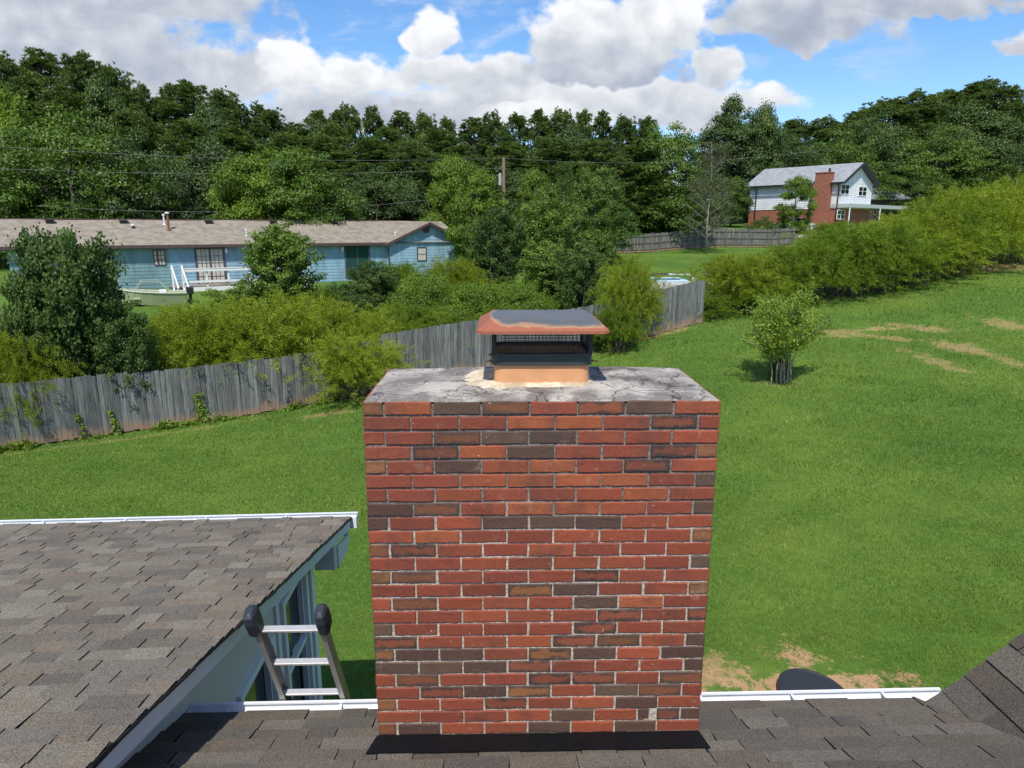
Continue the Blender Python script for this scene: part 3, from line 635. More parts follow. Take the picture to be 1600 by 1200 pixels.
def course(M4, length, i, codes=None, n=7, z1=None):
    s = (length-jn*n)/(n+.44); hd = s*.44
    u = 0.; order = [hd]+[s]*n if i % 2 == 0 else [s]*n+[hd]
    for k, w in enumerate(order):
        code = codes[k] if codes else rb.choice('RRRrrOODGMP')
        k1, k2 = PAL[code]; dz = rb.uniform(-.0012, .0012)
        if not (i == 23 and k == 6 and codes): brick_box(bricks, M4, u+rb.uniform(-.002, .002), u+w+rb.uniform(-.002, .002), z1-CH+.0092+dz, z1+dz-.0005, .09, k1, k2, proud=rb.uniform(-.0015, .0022))
        else:
            brick_box(bricks, M4, u, u+.052, z1-CH+.0092, z1, .09, D_, D_); brick_box(bricks, M4, u+.092, u+w, z1-CH+.0092, z1, .09, (.05, .035, .03), (.16, .05, .03))
        u += w+jn
ztop = CZ+KZ
NC = 27
Mf = Matrix.Identity(4); Mb_ = Matrix.Translation((KW, KD, 0)) @ Matrix.Rotation(math.pi, 4, 'Z')
Ml = Matrix.Translation((0, KD, 0)) @ Matrix.Rotation(-math.pi/2, 4, 'Z'); Mr = Matrix.Translation((KW, 0, 0)) @ Matrix.Rotation(math.pi/2, 4, 'Z')
for i in range(NC):
    z1 = ztop-i*CH; codes = ROWS[i].replace(' ', '') if i < 25 else None
    course(Mf, KW, i, codes, 7, z1)
for i in range(70):
    z1 = ztop-i*CH
    if z1 < gz-.2: break
    course(Mb_, KW, i+1, None, 7, z1)
for i in range(38 if True else 0):
    z1 = ztop-i*CH
    for MM, off in ((Ml, 1), (Mr, 0)):
        M5 = MM @ Matrix.Translation((.094, 0, 0)); course(M5, KD-.188, i+off, None, 3 if False else 2, z1)
bw = bricks.build('brickwork', M['brick'], chim)
mb = MB(); e = .0065
mb.box(e, KW-e, e, KD-e, gz-.2, ztop-.012); mb.build('mortar', M['mortar'], chim)
mb = MB(); mb.box(KW-.36+.035+.05, KW-.36+.075+.05, -.001, .02, ztop-24*CH+.003, ztop-24*CH+.014); mb.build('loose_mortar', M['wash'], chim)
# crown: a sloped cement slab, faceted and uneven
cx, cy = (KX-0)*0+.80, .42
nxx, nyy = 60, 30; vs = []; fs = []; rg = np.random.default_rng(2)
FLX0, FLX1, FLY0, FLY1 = .575, 1.03, .26, .60
for j_ in range(nyy+1):
    for i_ in range(nxx+1):
        x = .006+(KW-.012)*i_/nxx; y = .004+(KD-.008)*j_/nyy
        dx = max(FLX0-x, 0, x-FLX1); dy = max(FLY0-y, 0, y-FLY1); d = math.hypot(dx, dy)
        ed = min(x, KW-x, y, KD-y)
        z = ztop-.0005+.010*max(0, 1-d/.5)+.005*math.sin(x*9+y*4)*math.sin(y*11+1)*min(1, ed/.06)+float(rg.normal(0, .0007))
        z += .009*min(1, ed/.04)
        if ed < .012: z = ztop-.001
        vs.append((x, y, z))
for j_ in range(nyy):
    for i_ in range(nxx): q_ = j_*(nxx+1)+i_; fs.append((q_, q_+1, q_+nxx+2, q_+nxx+1))
mb = MB(); mb.add(vs, fs); mb.box(.02, KW-.02, .02, KD-.02, ztop-.03, ztop-.012); mb.build('crown', M['crown'], chim, smooth=True)
# mortar wash collar round the flue, broad at the left
mb = MB(); ring = []; n = 72; rr = random.Random(3)
for lv, (gr_, hz) in enumerate(((1.0, .000), (.72, .007), (.40, .012), (.0, .018))):
    rg_ = []
    for k in range(n):
        a = 2*math.pi*k/n; ca, sa = math.cos(a), math.sin(a); hx, hy = (FLX1-FLX0)/2, (FLY1-FLY0)/2; mx, my = (FLX0+FLX1)/2, (FLY0+FLY1)/2
        q_ = (abs(ca)**5+abs(sa)**5)**-.2; bx, by = mx+ca*q_*hx, my+sa*q_*hy
        ext = .022+.17*max(0, -ca)**2+.045*max(0, -sa)+.012*math.sin(5*a+1)+.010*math.sin(11*a)+.007*math.sin(23*a)+rr.uniform(-.004, .004)
        x = bx+ca*ext*gr_; y = by+sa*ext*gr_
        dx = max(FLX0-x, 0, x-FLX1); dy = max(FLY0-y, 0, y-FLY1); d = math.hypot(dx, dy)
        zb = ztop+.005+.010*max(0, 1-d/.5)+.005*math.sin(x*9+y*4)*math.sin(y*11+1)
        rg_.append((x, y, zb-.003+hz+rr.uniform(-.002, .003)*(lv > 0)))
    ring.append(rg_)
mb.loft(ring, cap=False); mb.build('mortar_wash', M['wash'], chim, smooth=True)
def rrect(x0, x1, y0, y1, r, z, n=5):
    pts = []
    for (cx_, cy_, a0) in ((x1-r, y0+r, -90), (x1-r, y1-r, 0), (x0+r, y1-r, 90), (x0+r, y0+r, 180)):
        for k in range(n+1): a = math.radians(a0+90*k/n); pts.append((cx_+r*math.cos(a), cy_+r*math.sin(a), z))
    return pts
mb = MB(); zf1 = ztop+.15; t = .018
mb.loft([rrect(FLX0, FLX1, FLY0, FLY1, .045, ztop-.02), rrect(FLX0, FLX1, FLY0, FLY1, .045, zf1), rrect(FLX0+t, FLX1-t, FLY0+t, FLY1-t, .035, zf1), rrect(FLX0+t, FLX1-t, FLY0+t, FLY1-t, .035, ztop-.02)], cap=False)
mb.build('flue_tile', M['clay'], chim, smooth=False)
# apron flashing on the roof at the foot of the front face
def zmw(x, y): q_ = H((x, y, 0)); return zm(q_.y)
def chw(lx, ly): c_, s_ = math.cos(KY), math.sin(KY); return (KX+lx*c_-ly*s_, KF+lx*s_+ly*c_)
def fl(lx, ly, dz): w_ = chw(lx, ly); return (lx, ly, zmw(*w_)+dz)
mb = MB(); prev = 0
for (a, b_) in ((-.022, .33), (.326, .62), (.616, KW-.004)):
    fa = 0.0 if a < 0 else a; fb = KW if b_ > KW else b_
    d_ = .0005*len(mb.f)
    mb.add([fl(a, -.195, .017), fl(b_, -.195, .017), fl(fb+(.0 if fb < KW else .004), -.012-d_, .02), fl(fa-(.004 if a < 0 else 0), -.012-d_, .02), (fb+(.0 if fb < KW else .004), -.0055-d_, ztop-25*CH+.012), (fa-(.004 if a < 0 else 0), -.0055-d_, ztop-25*CH+.010),
            fl(a, -.195, .005), fl(b_, -.195, .005)], [(0, 1, 2, 3), (3, 2, 4, 5), (6, 7, 1, 0), (6, 0, 3), (7, 1, 2)])
mb.build('flashing', M['flash'], chim)
# ------------------------------------------------------------ chimney cap on the flue
cw = Vector(chw((FLX0+FLX1)/2, (FLY0+FLY1)/2)).to_3d()
cap = thing('chimney_cap', 'rusty metal chimney cap with black mesh screen and sloped lid clamped on the clay flue', 'chimney cap', (cw.x, cw.y, ztop), KY)
hx, hy = (FLX1-FLX0)/2, (FLY1-FLY0)/2
mb = MB(); sx, sy = hx+.012, hy+.012; z0, z1, t = .112, .168, .003
mb.loft([rrect(-sx, sx, -sy, sy, .05, z0), rrect(-sx, sx, -sy, sy, .05, z1), rrect(-sx+t, sx-t, -sy+t, sy-t, .047, z1), rrect(-sx+t, sx-t, -sy+t, sy-t, .047, z0)])
mb.build('skirt', M['skirt'], cap)
zl = .288
mb = MB(); w = .0011
def wires(fix, val, a0, a1):
    x = a0
    while x <= a1+1e-4:
        p0 = (x, val, z1-.01) if fix == 'y' else (val, x, z1-.01); p1 = (p0[0], p0[1], zl); mb.bar(p0, p1, w*2); x += .0175
    z = z1+.006
    while z < zl: 
        p0 = (a0, val, z) if fix == 'y' else (val, a0, z); p1 = (a1, val, z) if fix == 'y' else (val, a1, z); mb.bar(p0, p1, w*1.8); z += .0132
wires('y', -sy+.004, -sx+.05, sx-.05); wires('y', sy-.004, -sx+.05, sx-.05); wires('x', -sx+.004, -sy+.05, sy-.05); wires('x', sx-.004, -sy+.05, sy-.05)
for (qx, qy, a0) in ((sx-.05, -sy+.05, -90), (sx-.05, sy-.05, 0), (-sx+.05, sy-.05, 90), (-sx+.05, -sy+.05, 180)):
    for k in range(1, 5):
        a = math.radians(a0+18*k); mb.bar((qx+.046*math.cos(a), qy+.046*math.sin(a), z1-.01), (qx+.046*math.cos(a), qy+.046*math.sin(a), zl), w*2)
mb.build('mesh_screen', M['black_metal'], cap)
for qx in (-sx+.012, sx-.012):
    for qy in (-sy+.012, sy-.012): mb = MB(); mb.box(qx-.008, qx+.008, qy-.002, qy+.002, z1-.01, zl+.005); mb.build('corner_strap', M['black_metal'], cap)
# lid: hipped sheet with a small turned-down brim and clipped corners
mb = MB(); bx, by = .303, .275; tx, ty = .235, .15; zt = .048; cc = .03
L0 = [(-bx+cc, -by), (bx-cc, -by), (bx, -by+cc), (bx, by-cc), (bx-cc, by), (-bx+cc, by), (-bx, by-cc), (-bx, -by+cc)]
L1 = [(-tx+.012, -ty), (tx-.012, -ty), (tx, -ty+.012), (tx, ty-.012), (tx-.012, ty), (-tx+.012, ty), (-tx, ty-.012), (-tx, -ty+.012)]
lo = [(x, y, zl) for x, y in L0]; hi = [(x, y, zl+zt) for x, y in L1]; lip = [(x*1.004, y*1.004, zl-.013) for x, y in L0]; inn = [(x, y, zl-.002) for x, y in L0]
vs = lo+hi+lip; fs = []; uv = []
for k in range(8):
    n_ = (k+1) % 8; fs.append((k, n_, 8+n_, 8+k)); uv.append([(0, .12), (1, .12), (1, 1), (0, 1)])
    fs.append((16+k, 16+n_, n_, k)); uv.append([(0, .0), (1, .0), (1, .1), (0, .1)])
fs.append(tuple(range(8, 16))); uv.append([(0, 1)]*8)
mb.add(vs, fs, uv=uv)
lid = mb.build('lid', M['rustcap'], cap); sm_ = lid.modifiers.new('thick', 'SOLIDIFY'); sm_.thickness = .0015
for (qx, s_) in ((-sx, -1), (sx, 1)):
    mb = MB(); mb.tube([(qx+s_*-.01, -sy+.06, z0+.012), (qx+s_*.03, -sy+.055, z0+.010)], .0028, 8); mb.tube([(qx+s_*.003, -sy+.06, z0+.012), (qx+s_*.009, -sy+.059, z0+.0118)], .007, 6)
    mb.build('bolt', M['rust'], cap)
mb = MB(); mb.tube([(-sx+.01, -sy+.05, .155), (-sx-.012, -sy+.05, .157)], .003, 8); mb.tube([(-sx-.001, -sy+.05, .156), (-sx-.007, -sy+.05, .156)], .006, 6); mb.build('bolt', M['black_metal'], cap)

# ------------------------------------------------------------ ladder against the gutter
GLv = H(P(435, 1100, 3.50)); GRv = H(P(532, 1098, 3.50))
lg = (GLv+GRv)/2; LW = .352
fzw = Matrix.Rotation(HY, 4, 'Z')
base = fzw @ Vector((lg.x+.065, EAVE+.135+.0, 0)); 
la = math.radians(69.5); d = Vector((-.05, -math.cos(la), math.sin(la))).normalized()
gp = Vector((base.x, base.y+.02, CZ+zm(EAVE)-CZ+.0)); foot_z = G(gp.x, gp.y+1.1); L0_ = (gp.z-foot_z)/d.z; foot = gp-d*L0_
ladder = thing('extension_ladder', 'aluminium ladder with black rubber rail caps leaning on the gutter left of the chimney', 'ladder', foot, 0)
TOP = L0_+.70
xs = Vector((1, 0.03, 0)).normalized(); yn = d.cross(xs)
for s_ in (-1, 1):
    mb = MB(); c_ = xs*(s_*LW/2)
    a = c_; b_ = c_+d*(TOP-.02)
    # C-section rail: web and two flanges
    def rb_(off, w_, h_): 
        A_ = a+off; B_ = b_+off; mb.bar(A_, B_, w_, h_, up=yn)
    mb.bar(a, b_, .003, .072, up=yn); mb.bar(a+yn*.0345+xs*(-s_*.0135), b_+yn*.0345+xs*(-s_*.0135), .024, .003, up=yn); mb.bar(a-yn*.0345+xs*(-s_*.0135), b_-yn*.0345+xs*(-s_*.0135), .024, .003, up=yn)
    mb.build('rail', M['aludk'], ladder)
    mb = MB(); p0 = c_+d*(TOP-.15); 
    def ringc(q, w_, h_): p = c_+d*q; return [p+xs*(sx_*w_)+yn*(sy_*h_) for sx_, sy_ in ((-.6, -1), (.6, -1), (1, -.5), (1, .5), (.6, 1), (-.6, 1), (-1, .5), (-1, -.5))]
    mb.loft([ringc(TOP-.135, .019, .041), ringc(TOP-.105, .031, .054), ringc(TOP-.03, .034, .058), ringc(TOP+.012, .028, .046), ringc(TOP+.028, .016, .028)])
    mb.build('rail_cap', M['rubber'], ladder, bevel=.006)
    mb = MB(); mb.bar(c_-d*.01, c_+d*.08, .06, .09, up=yn); mb.build('foot', M['rubber'], ladder, bevel=.006)
k = 0; q_ = TOP-.125
while q_ > .2:
    mb = MB(); p = d*q_
    a = p-xs*(LW/2-.001); b_ = p+xs*(LW/2-.001)
    ring = lambda c_: [c_+yn*y_+d*z_ for y_, z_ in ((-.017, -.009), (.017, -.009), (.020, -.003), (.017, .009), (-.017, .009), (-.020, .003))]
    mb.loft([ring(a), ring(b_)]); mb.build('rung', M['alu'], ladder, bevel=.002); q_ -= .275

# black round lid in the dirt patch
lc = PG(1272, 1087)
mb = MB(); n = 40; R0 = .42
def circ(r, z): return [(r*math.cos(2*math.pi*k/n), r*math.sin(2*math.pi*k/n), z) for k in range(n)]
mb.loft([circ(R0, -.05), circ(R0, .045), circ(R0-.012, .055), circ(R0-.04, .056), circ(R0-.05, .050), circ(.05, .052), circ(.02, .058)])
lid2 = mb.build('septic_lid', M['lid']); lid2.location = (lc.x, lc.y, G(lc.x, lc.y)+.0); lid2.rotation_euler = (math.radians(4), math.radians(6), 0)
tag(lid2, 'black round plastic lid lying in the bare dirt beyond the right gutter', 'lid')
# ------------------------------------------------------------ foliage
def unit(a): return a/np.maximum(np.linalg.norm(a, axis=-1, keepdims=True), 1e-9)
def leaves(c, u, n, L, W, v, name, mat_, parent=None):
    """one folded-diamond quad per leaf: centre, long axis, normal, length, width"""
    c = np.asarray(c); u = unit(np.asarray(u)); s = unit(np.cross(n, u)); L = np.broadcast_to(L, len(c))[:, None]; W = np.broadcast_to(W, len(c))[:, None]
    V = np.stack([c-u*L/2, c+s*W/2+u*L*.05, c+u*L/2, c-s*W/2+u*L*.05], 1).reshape(-1, 3)
    return np_mesh(name, V, np.arange(len(V)).reshape(-1, 4), mat_, {'v': np.clip(v, 0, 1)}, parent=parent)
def rsph(rg, n): return unit(rg.normal(size=(n, 3)))
def make_trunk(mb, h, r, rg, limbs=8, spread=.35, h0=.35, lean=0.):
    pts = [(0, 0, -.4), (0, 0, 0)]; x = y = 0
    for k in range(1, 7): x += rg.normal(0, .012*h)+lean*.02*h; y += rg.normal(0, .012*h); pts.append((x, y, h*k/6))
    mb.tube(pts, [r*1.3, r*1.1]+[r*(1-.85*k/6) for k in range(1, 7)], 7)
    for k in range(limbs):
        t = h0+(.92-h0)*k/max(1, limbs-1); i = min(int(t*6), 5); a = Vector(pts[i+1]).lerp(Vector(pts[i+2]), t*6-i); az = k*2.4+rg.uniform(0, .6)
        ln = h*spread*(1.15-t)*rg.uniform(.8, 1.2); d = Vector((math.cos(az), math.sin(az), .55+t*.5)); b = a+d*ln*.5; c_ = a+d*ln+Vector((0, 0, ln*.12)); rr_ = r*(1-.85*t)*.55
        mb.tube([a, b, c_], [rr_, rr_*.6, rr_*.2], 5)
LM = {
 'pine': leaf_mat('pine_needles', (.046, .080, .020), (.115, .170, .040), (.22, .27, .065), .6, .22, .2),
 'oak': leaf_mat('dark_leaves', (.028, .052, .013), (.064, .112, .023), (.13, .19, .038), .5, .18, .35),
 'maple': leaf_mat('green_leaves', (.030, .062, .011), (.080, .145, .019), (.165, .24, .032), .5, .25, .3),
 'bright': leaf_mat('bright_leaves', (.045, .085, .008), (.120, .200, .018), (.24, .32, .036), .5, .30, .3),
 'feather': leaf_mat('feathery_leaves', (.075, .100, .008), (.205, .262, .018), (.36, .42, .045), .55, .30, .2),
 'featherg': leaf_mat('feathery_green', (.052, .088, .008), (.140, .215, .018), (.29, .37, .040), .55, .30, .2),
 'glossy': leaf_mat('glossy_leaves', (.022, .048, .013), (.058, .108, .026), (.14, .20, .050), .50, .20, .20),
 'pear': leaf_mat('pear_leaves', (.036, .074, .014), (.096, .168, .028), (.20, .28, .052), .50, .26, .20),
 'dry': leaf_mat('thin_dry_leaves', (.05, .06, .025), (.10, .12, .05), (.20, .22, .11), .6, .25, .2),
 'crape': leaf_mat('lime_leaves', (.060, .105, .012), (.17, .26, .028), (.34, .42, .07), .5, .35, .3)}
def proto_pine(seed, h=20, rmax=3.4, round_=.5, ncl=235, z0=.20):
    """needle clumps of uneven size on rising limbs, filling a rounded spire"""
    rg = np.random.default_rng(seed); root = thing('pine_tree', None, None); mb = MB(); make_trunk(mb, h*.95, .22, rg, 0)
    Cc = []; U = []; V = []
    skew = rg.normal(0, .25, (6, 2))
    for k in range(ncl):
        t = 1-(rg.random()**(.85))*(1-z0) if k > 6 else 1-.02*k; tt = (t-z0)/(1-z0); prof = (max(0, 1-tt)+.02)**(.60-.22*round_)*(.75+.5*min(1, tt*3))
        az = rg.uniform(0, 6.283); rad = rmax*prof*(rg.uniform(.12, 1)**.6)*rg.uniform(.8, 1.2); sk = skew[int(t*5.9)]
        p = np.array([math.cos(az)*rad+sk[0]*prof, math.sin(az)*rad+sk[1]*prof, h*t-.45*rad*(.25+.3*rg.random())*.6]); rc = rg.uniform(.5, 1.05)*(1.-.35*tt)*rmax/3.4
        if rad > .4 and k % 2: mb.tube([(0, 0, p[2]-.35*rad-.2), (p[0]*.6, p[1]*.6, p[2]-.12*rad), tuple(p)], [.06, .035, .012], 4, cap=False)
        nt = int(13*(rc/.6)**1.6)+5
        for q in range(nt):
            d = rsph(rg, 1)[0]; c0_ = p+d*rc*np.array([.95, .95, 1.2])*rg.uniform(.35, 1.05)+np.array([0, 0, .15]); m_ = 17
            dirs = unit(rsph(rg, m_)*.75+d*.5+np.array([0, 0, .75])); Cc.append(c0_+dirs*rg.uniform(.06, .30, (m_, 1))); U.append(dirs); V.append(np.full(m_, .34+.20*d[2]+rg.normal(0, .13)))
    Cc = np.concatenate(Cc); U = np.concatenate(U); V = np.concatenate(V)
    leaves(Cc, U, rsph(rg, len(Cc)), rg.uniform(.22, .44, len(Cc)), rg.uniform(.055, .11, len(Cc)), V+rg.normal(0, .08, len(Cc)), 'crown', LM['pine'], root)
    mb.build('trunk', M['bark'], root); root['h'] = h; root['r'] = rmax; return root
def proto_broad(seed, m, h=12., r=4., ncl=95, per=420, leaf=.17, zb=.12, cr=1.0, gap=.0, top=1.0, name='broadleaf_tree', trunk='bark', flat=1.0, limbs=10, up=0.):
    """clumps of leaves spread through an uneven egg-shaped envelope, each a hollow dome of small leaf faces"""
    rg = np.random.default_rng(seed); root = thing(name, None, None); mb = MB(); make_trunk(mb, h*.85, .018*h+.03, rg, limbs, .38, .2)
    Cc = []; U = []; Nn = []; V = []
    lobes = unit(rg.normal(size=(7, 3))); la_ = rg.uniform(-.16, .26, 7)
    for k in range(ncl):
        d = rsph(rg, 1)[0]; rad = rg.uniform(.25, 1)**.45
        bumpf = 1+sum(l*max(0, float(d @ q))**3 for l, q in zip(la_, lobes))
        zz = d[2]; sx_ = r*(1 if zz < 0 else (1-.25*top*zz))
        p = np.array([d[0]*sx_, d[1]*sx_, h*(.5+zb/2)+d[2]*h*(.5-zb/2)*.93])*np.array([bumpf*rad, bumpf*rad, 1.]); p[2] = h*(.5+zb/2)+(p[2]-h*(.5+zb/2))*rad*min(bumpf, 1.06)
        rc = cr*rg.uniform(.55, 1.25)*(r/4.)*1.05; n_ = int(per*(rc/(r/4))**1.6)
        dd = rsph(rg, n_); dd[:, 2] = np.where(dd[:, 2] < -.25, -dd[:, 2]*.5, dd[:, 2]); sh = rg.uniform(.45, 1.08, (n_, 1))
        pts = p+dd*rc*sh*np.array([1.1, 1.1, flat]); nn = unit(dd*.8+np.array([0, 0, .55])+rg.normal(0, .45, (n_, 3)))
        uu = unit(np.cross(nn, rsph(rg, n_))+np.array([0, 0, -.35+up])); Cc.append(pts); U.append(uu); Nn.append(nn)
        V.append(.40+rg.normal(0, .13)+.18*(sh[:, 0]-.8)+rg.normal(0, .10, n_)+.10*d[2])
    Cc = np.concatenate(Cc); U = np.concatenate(U); Nn = np.concatenate(Nn); V = np.concatenate(V); n_ = len(Cc)
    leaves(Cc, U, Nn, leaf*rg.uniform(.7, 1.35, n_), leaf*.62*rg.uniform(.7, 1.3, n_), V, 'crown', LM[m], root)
    mb.build('trunk', M[trunk], root); root['h'] = h; root['r'] = r; return root
def proto_feather(seed, m, h=4., r=3., stems=330, per=330, leaf=.058, name='feathery_shrub', droop=.55, low=.0):
    """many arching shoots, each lined with small leaves, ending in fine plumes"""
    rg = np.random.default_rng(seed); root = thing(name, None, None); mb = MB(); Cc = []; U = []; V = []
    for k in range(stems):
        az = rg.uniform(0, 6.283); out = rg.uniform(.05, 1)**.5; ln = 1-.12*rg.random(); b0 = rg.normal(0, .16*r, 2)
        apex = math.sqrt(max(0., 1-(out*.93)**2))*.80+.20*rg.random()+low*0; zt = h*max(.06, apex-.25*(rg.random()<.35)*rg.random())*ln; ex = r*out*rg.uniform(.88, 1.12)
        nseg = 9; t = np.linspace(0, 1, nseg); X = b0[0]+np.cos(az)*ex*t**1.25; Y_ = b0[1]+np.sin(az)*ex*t**1.25; Z = zt*(1-(1-t)**2.0)-droop*h*.12*t**4
        sp = np.c_[X, Y_, Z]
        if k % 7 == 0: mb.tube(sp[:7], [.022*(1-.11*i) for i in range(7)], 4, cap=False)
        # side plumes
        for q in range(6):
            s_ = rg.uniform(.30, 1.0)**.8; f = s_*(nseg-1); i = min(int(f), nseg-2); p = sp[i]+(sp[i+1]-sp[i])*(f-i); tan = unit(sp[i+1]-sp[i])
            dd = unit(tan*1.0+rg.normal(0, .50, 3)+np.array([0, 0, .12])); pl = rg.uniform(.25, .62)*(h/4)**.5; n_ = per//6
            tt = rg.uniform(0, 1, n_); cv = np.array([np.cos(az)*.15, np.sin(az)*.15, -.28])*droop
            pts = p+dd*pl*tt[:, None]+cv*pl*(tt**2)[:, None]+rg.normal(0, .035+.03*(1-tt)[:, None]*1., (n_, 3))
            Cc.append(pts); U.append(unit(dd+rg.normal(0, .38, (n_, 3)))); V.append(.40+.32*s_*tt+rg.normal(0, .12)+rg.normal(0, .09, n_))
    Cc = np.concatenate(Cc); U = np.concatenate(U); V = np.concatenate(V); n_ = len(Cc); Cc[:, 2] = np.maximum(Cc[:, 2], .02)
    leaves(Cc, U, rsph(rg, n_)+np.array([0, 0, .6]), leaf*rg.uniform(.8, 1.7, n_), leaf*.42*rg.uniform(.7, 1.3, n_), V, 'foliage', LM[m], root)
    mb.build('stems', M['bark'], root); root['h'] = h; root['r'] = r; return root
def proto_column(seed, m, h=4.5, r=1.6, sub=5, per=5200, leaf=.085, name='broadleaf_shrub', base=.05):
    """several upright shoots of dense hanging leaves (each a ragged spindle)"""
    rg = np.random.default_rng(seed); root = thing(name, None, None); mb = MB(); Cc = []; U = []; Nn = []; V = []
    for k in range(sub):
        az = k*6.283/sub+rg.uniform(-.3, .3); off = r*.62*rg.uniform(.7, 1.05)*(k > 0); hh = h*(1 if k == 0 else rg.uniform(.72, .99)); bx_, by_ = math.cos(az)*off, math.sin(az)*off
        mb.tube([(bx_*.2, by_*.2, 0), (bx_*.7, by_*.7, hh*.4), (bx_, by_, hh*.9)], [.05, .035, .01], 5)
        nb = 46
        for q in range(nb):
            t = base+(1-base)*(q+rg.random())/nb; a = rg.uniform(0, 6.283); w = r*.60*(math.sin(math.pi*min(1, (t*.84+.10)))**.45)*rg.uniform(.6, 1.25)
            p0 = np.array([bx_*t, by_*t, t*hh]); p1 = p0+np.array([math.cos(a)*w, math.sin(a)*w, w*.55]); n_ = per//nb; tt = rg.uniform(.15, 1.05, n_)**.7
            pts = p0+(p1-p0)*tt[:, None]+rg.normal(0, .062, (n_, 3))*r*.8; nn = unit(rsph(rg, n_)*.9+np.array([math.cos(a)*.7, math.sin(a)*.7, .45]))
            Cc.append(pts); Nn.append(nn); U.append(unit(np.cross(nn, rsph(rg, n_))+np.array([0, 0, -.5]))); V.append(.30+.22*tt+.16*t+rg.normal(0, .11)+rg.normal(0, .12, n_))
    Cc = np.concatenate(Cc); U = np.concatenate(U); Nn = np.concatenate(Nn); V = np.concatenate(V); n_ = len(Cc)
    leaves(Cc, U, Nn, leaf*rg.uniform(.75, 1.3, n_), leaf*.72*rg.uniform(.8, 1.2, n_), V, 'foliage', LM[m], root)
    mb.build('stems', M['bark'], root); root['h'] = h; root['r'] = r; return root
def proto_bare(seed, h=9., r=1.8, m='dry', dens=1., name='thin_tree'):
    rg = np.random.default_rng(seed); root = thing(name, None, None); mb = MB(); Cc = []; U = []
    mb.tube([(0, 0, -.3), (.05, 0, h*.3), (-.05, .05, h*.65), (.05, 0, h)], [.075, .06, .035, .01], 6)
    for k in range(70):
        t = rg.uniform(.14, .97); az = rg.uniform(0, 6.283); ln = r*(1.25-.85*t)*rg.uniform(.6, 1.2); d = unit(np.array([math.cos(az), math.sin(az), .85+.5*t])); p0 = np.array([0, 0, t*h]); p1 = p0+d*ln
        mb.tube([p0, p0+d*ln*.5+rg.normal(0, .04, 3), p1], [.03*(1.2-t), .018, .006], 4, cap=False)
        for q in range(5):
            s_ = rg.uniform(.3, 1); pp = p0+d*ln*s_; d2 = unit(d+rg.normal(0, .6, 3)); l2 = ln*rg.uniform(.2, .5); mb.tube([pp, pp+d2*l2], [.010, .004], 3, cap=False)
            n_ = int(22*dens); pts = pp+d2*l2*rg.uniform(.2, 1.1, (n_, 1))+rg.normal(0, .10, (n_, 3)); Cc.append(pts); U.append(rsph(rg, n_))
    Cc = np.concatenate(Cc); U = np.concatenate(U); n_ = len(Cc)
    leaves(Cc, U, rsph(rg, n_), rg.uniform(.06, .13, n_), .05, .4+rg.normal(0, .2, n_), 'crown', LM[m], root)
    mb.build('trunk', M['palebark'], root, smooth=True); root['h'] = h; root['r'] = r; return root
def proto_crape(seed, h=3., r=1.5):
    rg = np.random.default_rng(seed); root = thing('small_tree', None, None); mb = MB(); Cc = []; U = []; V = []
    for k in range(40):
        az = k*2.4+rg.uniform(-.3, .3); out = rg.uniform(.12, 1)**.7; hh = h*rg.uniform(.60, .96)*(1.04-.34*out); ex = r*out*.85; b0 = rg.normal(0, .13, 2)
        t = np.linspace(0, 1, 7); sp = np.c_[b0[0]+math.cos(az)*ex*t**2.5, b0[1]+math.sin(az)*ex*t**2.5, hh*t**.92-.05]; sp += rg.normal(0, .02, sp.shape)
        mb.tube(sp, [.020*(1-.12*i) for i in range(7)], 5, cap=False)
        for q in range(8):
            s_ = rg.uniform(.55, 1); i = min(int(s_*6), 5); p = sp[i]+(sp[i+1]-sp[i])*(s_*6-i); d2 = unit(np.array([math.cos(az), math.sin(az), 1.])+rg.normal(0, .6, 3)); l2 = rg.uniform(.15, .5); mb.tube([p, p+d2*l2], [.009, .004], 3, cap=False)
            n_ = 40; pts = p+d2*l2*rg.uniform(.25, 1.15, (n_, 1))+rg.normal(0, .085, (n_, 3)); Cc.append(pts); U.append(unit(rsph(rg, n_)+d2*.5)); V.append(.35+.3*s_+rg.normal(0, .12)+rg.normal(0, .1, n_))
    n_ = 2600; a = rg.uniform(0, 6.28, n_); rr_ = rg.uniform(0, .30, n_); pts = np.c_[.1+np.cos(a)*rr_, np.sin(a)*rr_, rg.uniform(0, 1, n_)**1.6*.85]; Cc.append(pts); U.append(unit(rsph(rg, n_)+np.array([0, 0, .8]))); V.append(rg.uniform(-.1, .3, n_))
    Cc = np.concatenate(Cc); U = np.concatenate(U); V = np.concatenate(V); n_ = len(Cc)
    leaves(Cc, U, rsph(rg, n_)+np.array([0, 0, .5]), rg.uniform(.06, .115, n_), .042, V, 'crown', LM['crape'], root)
    mb.build('trunk', M['palebark'], root); root['h'] = h; root['r'] = r; return root

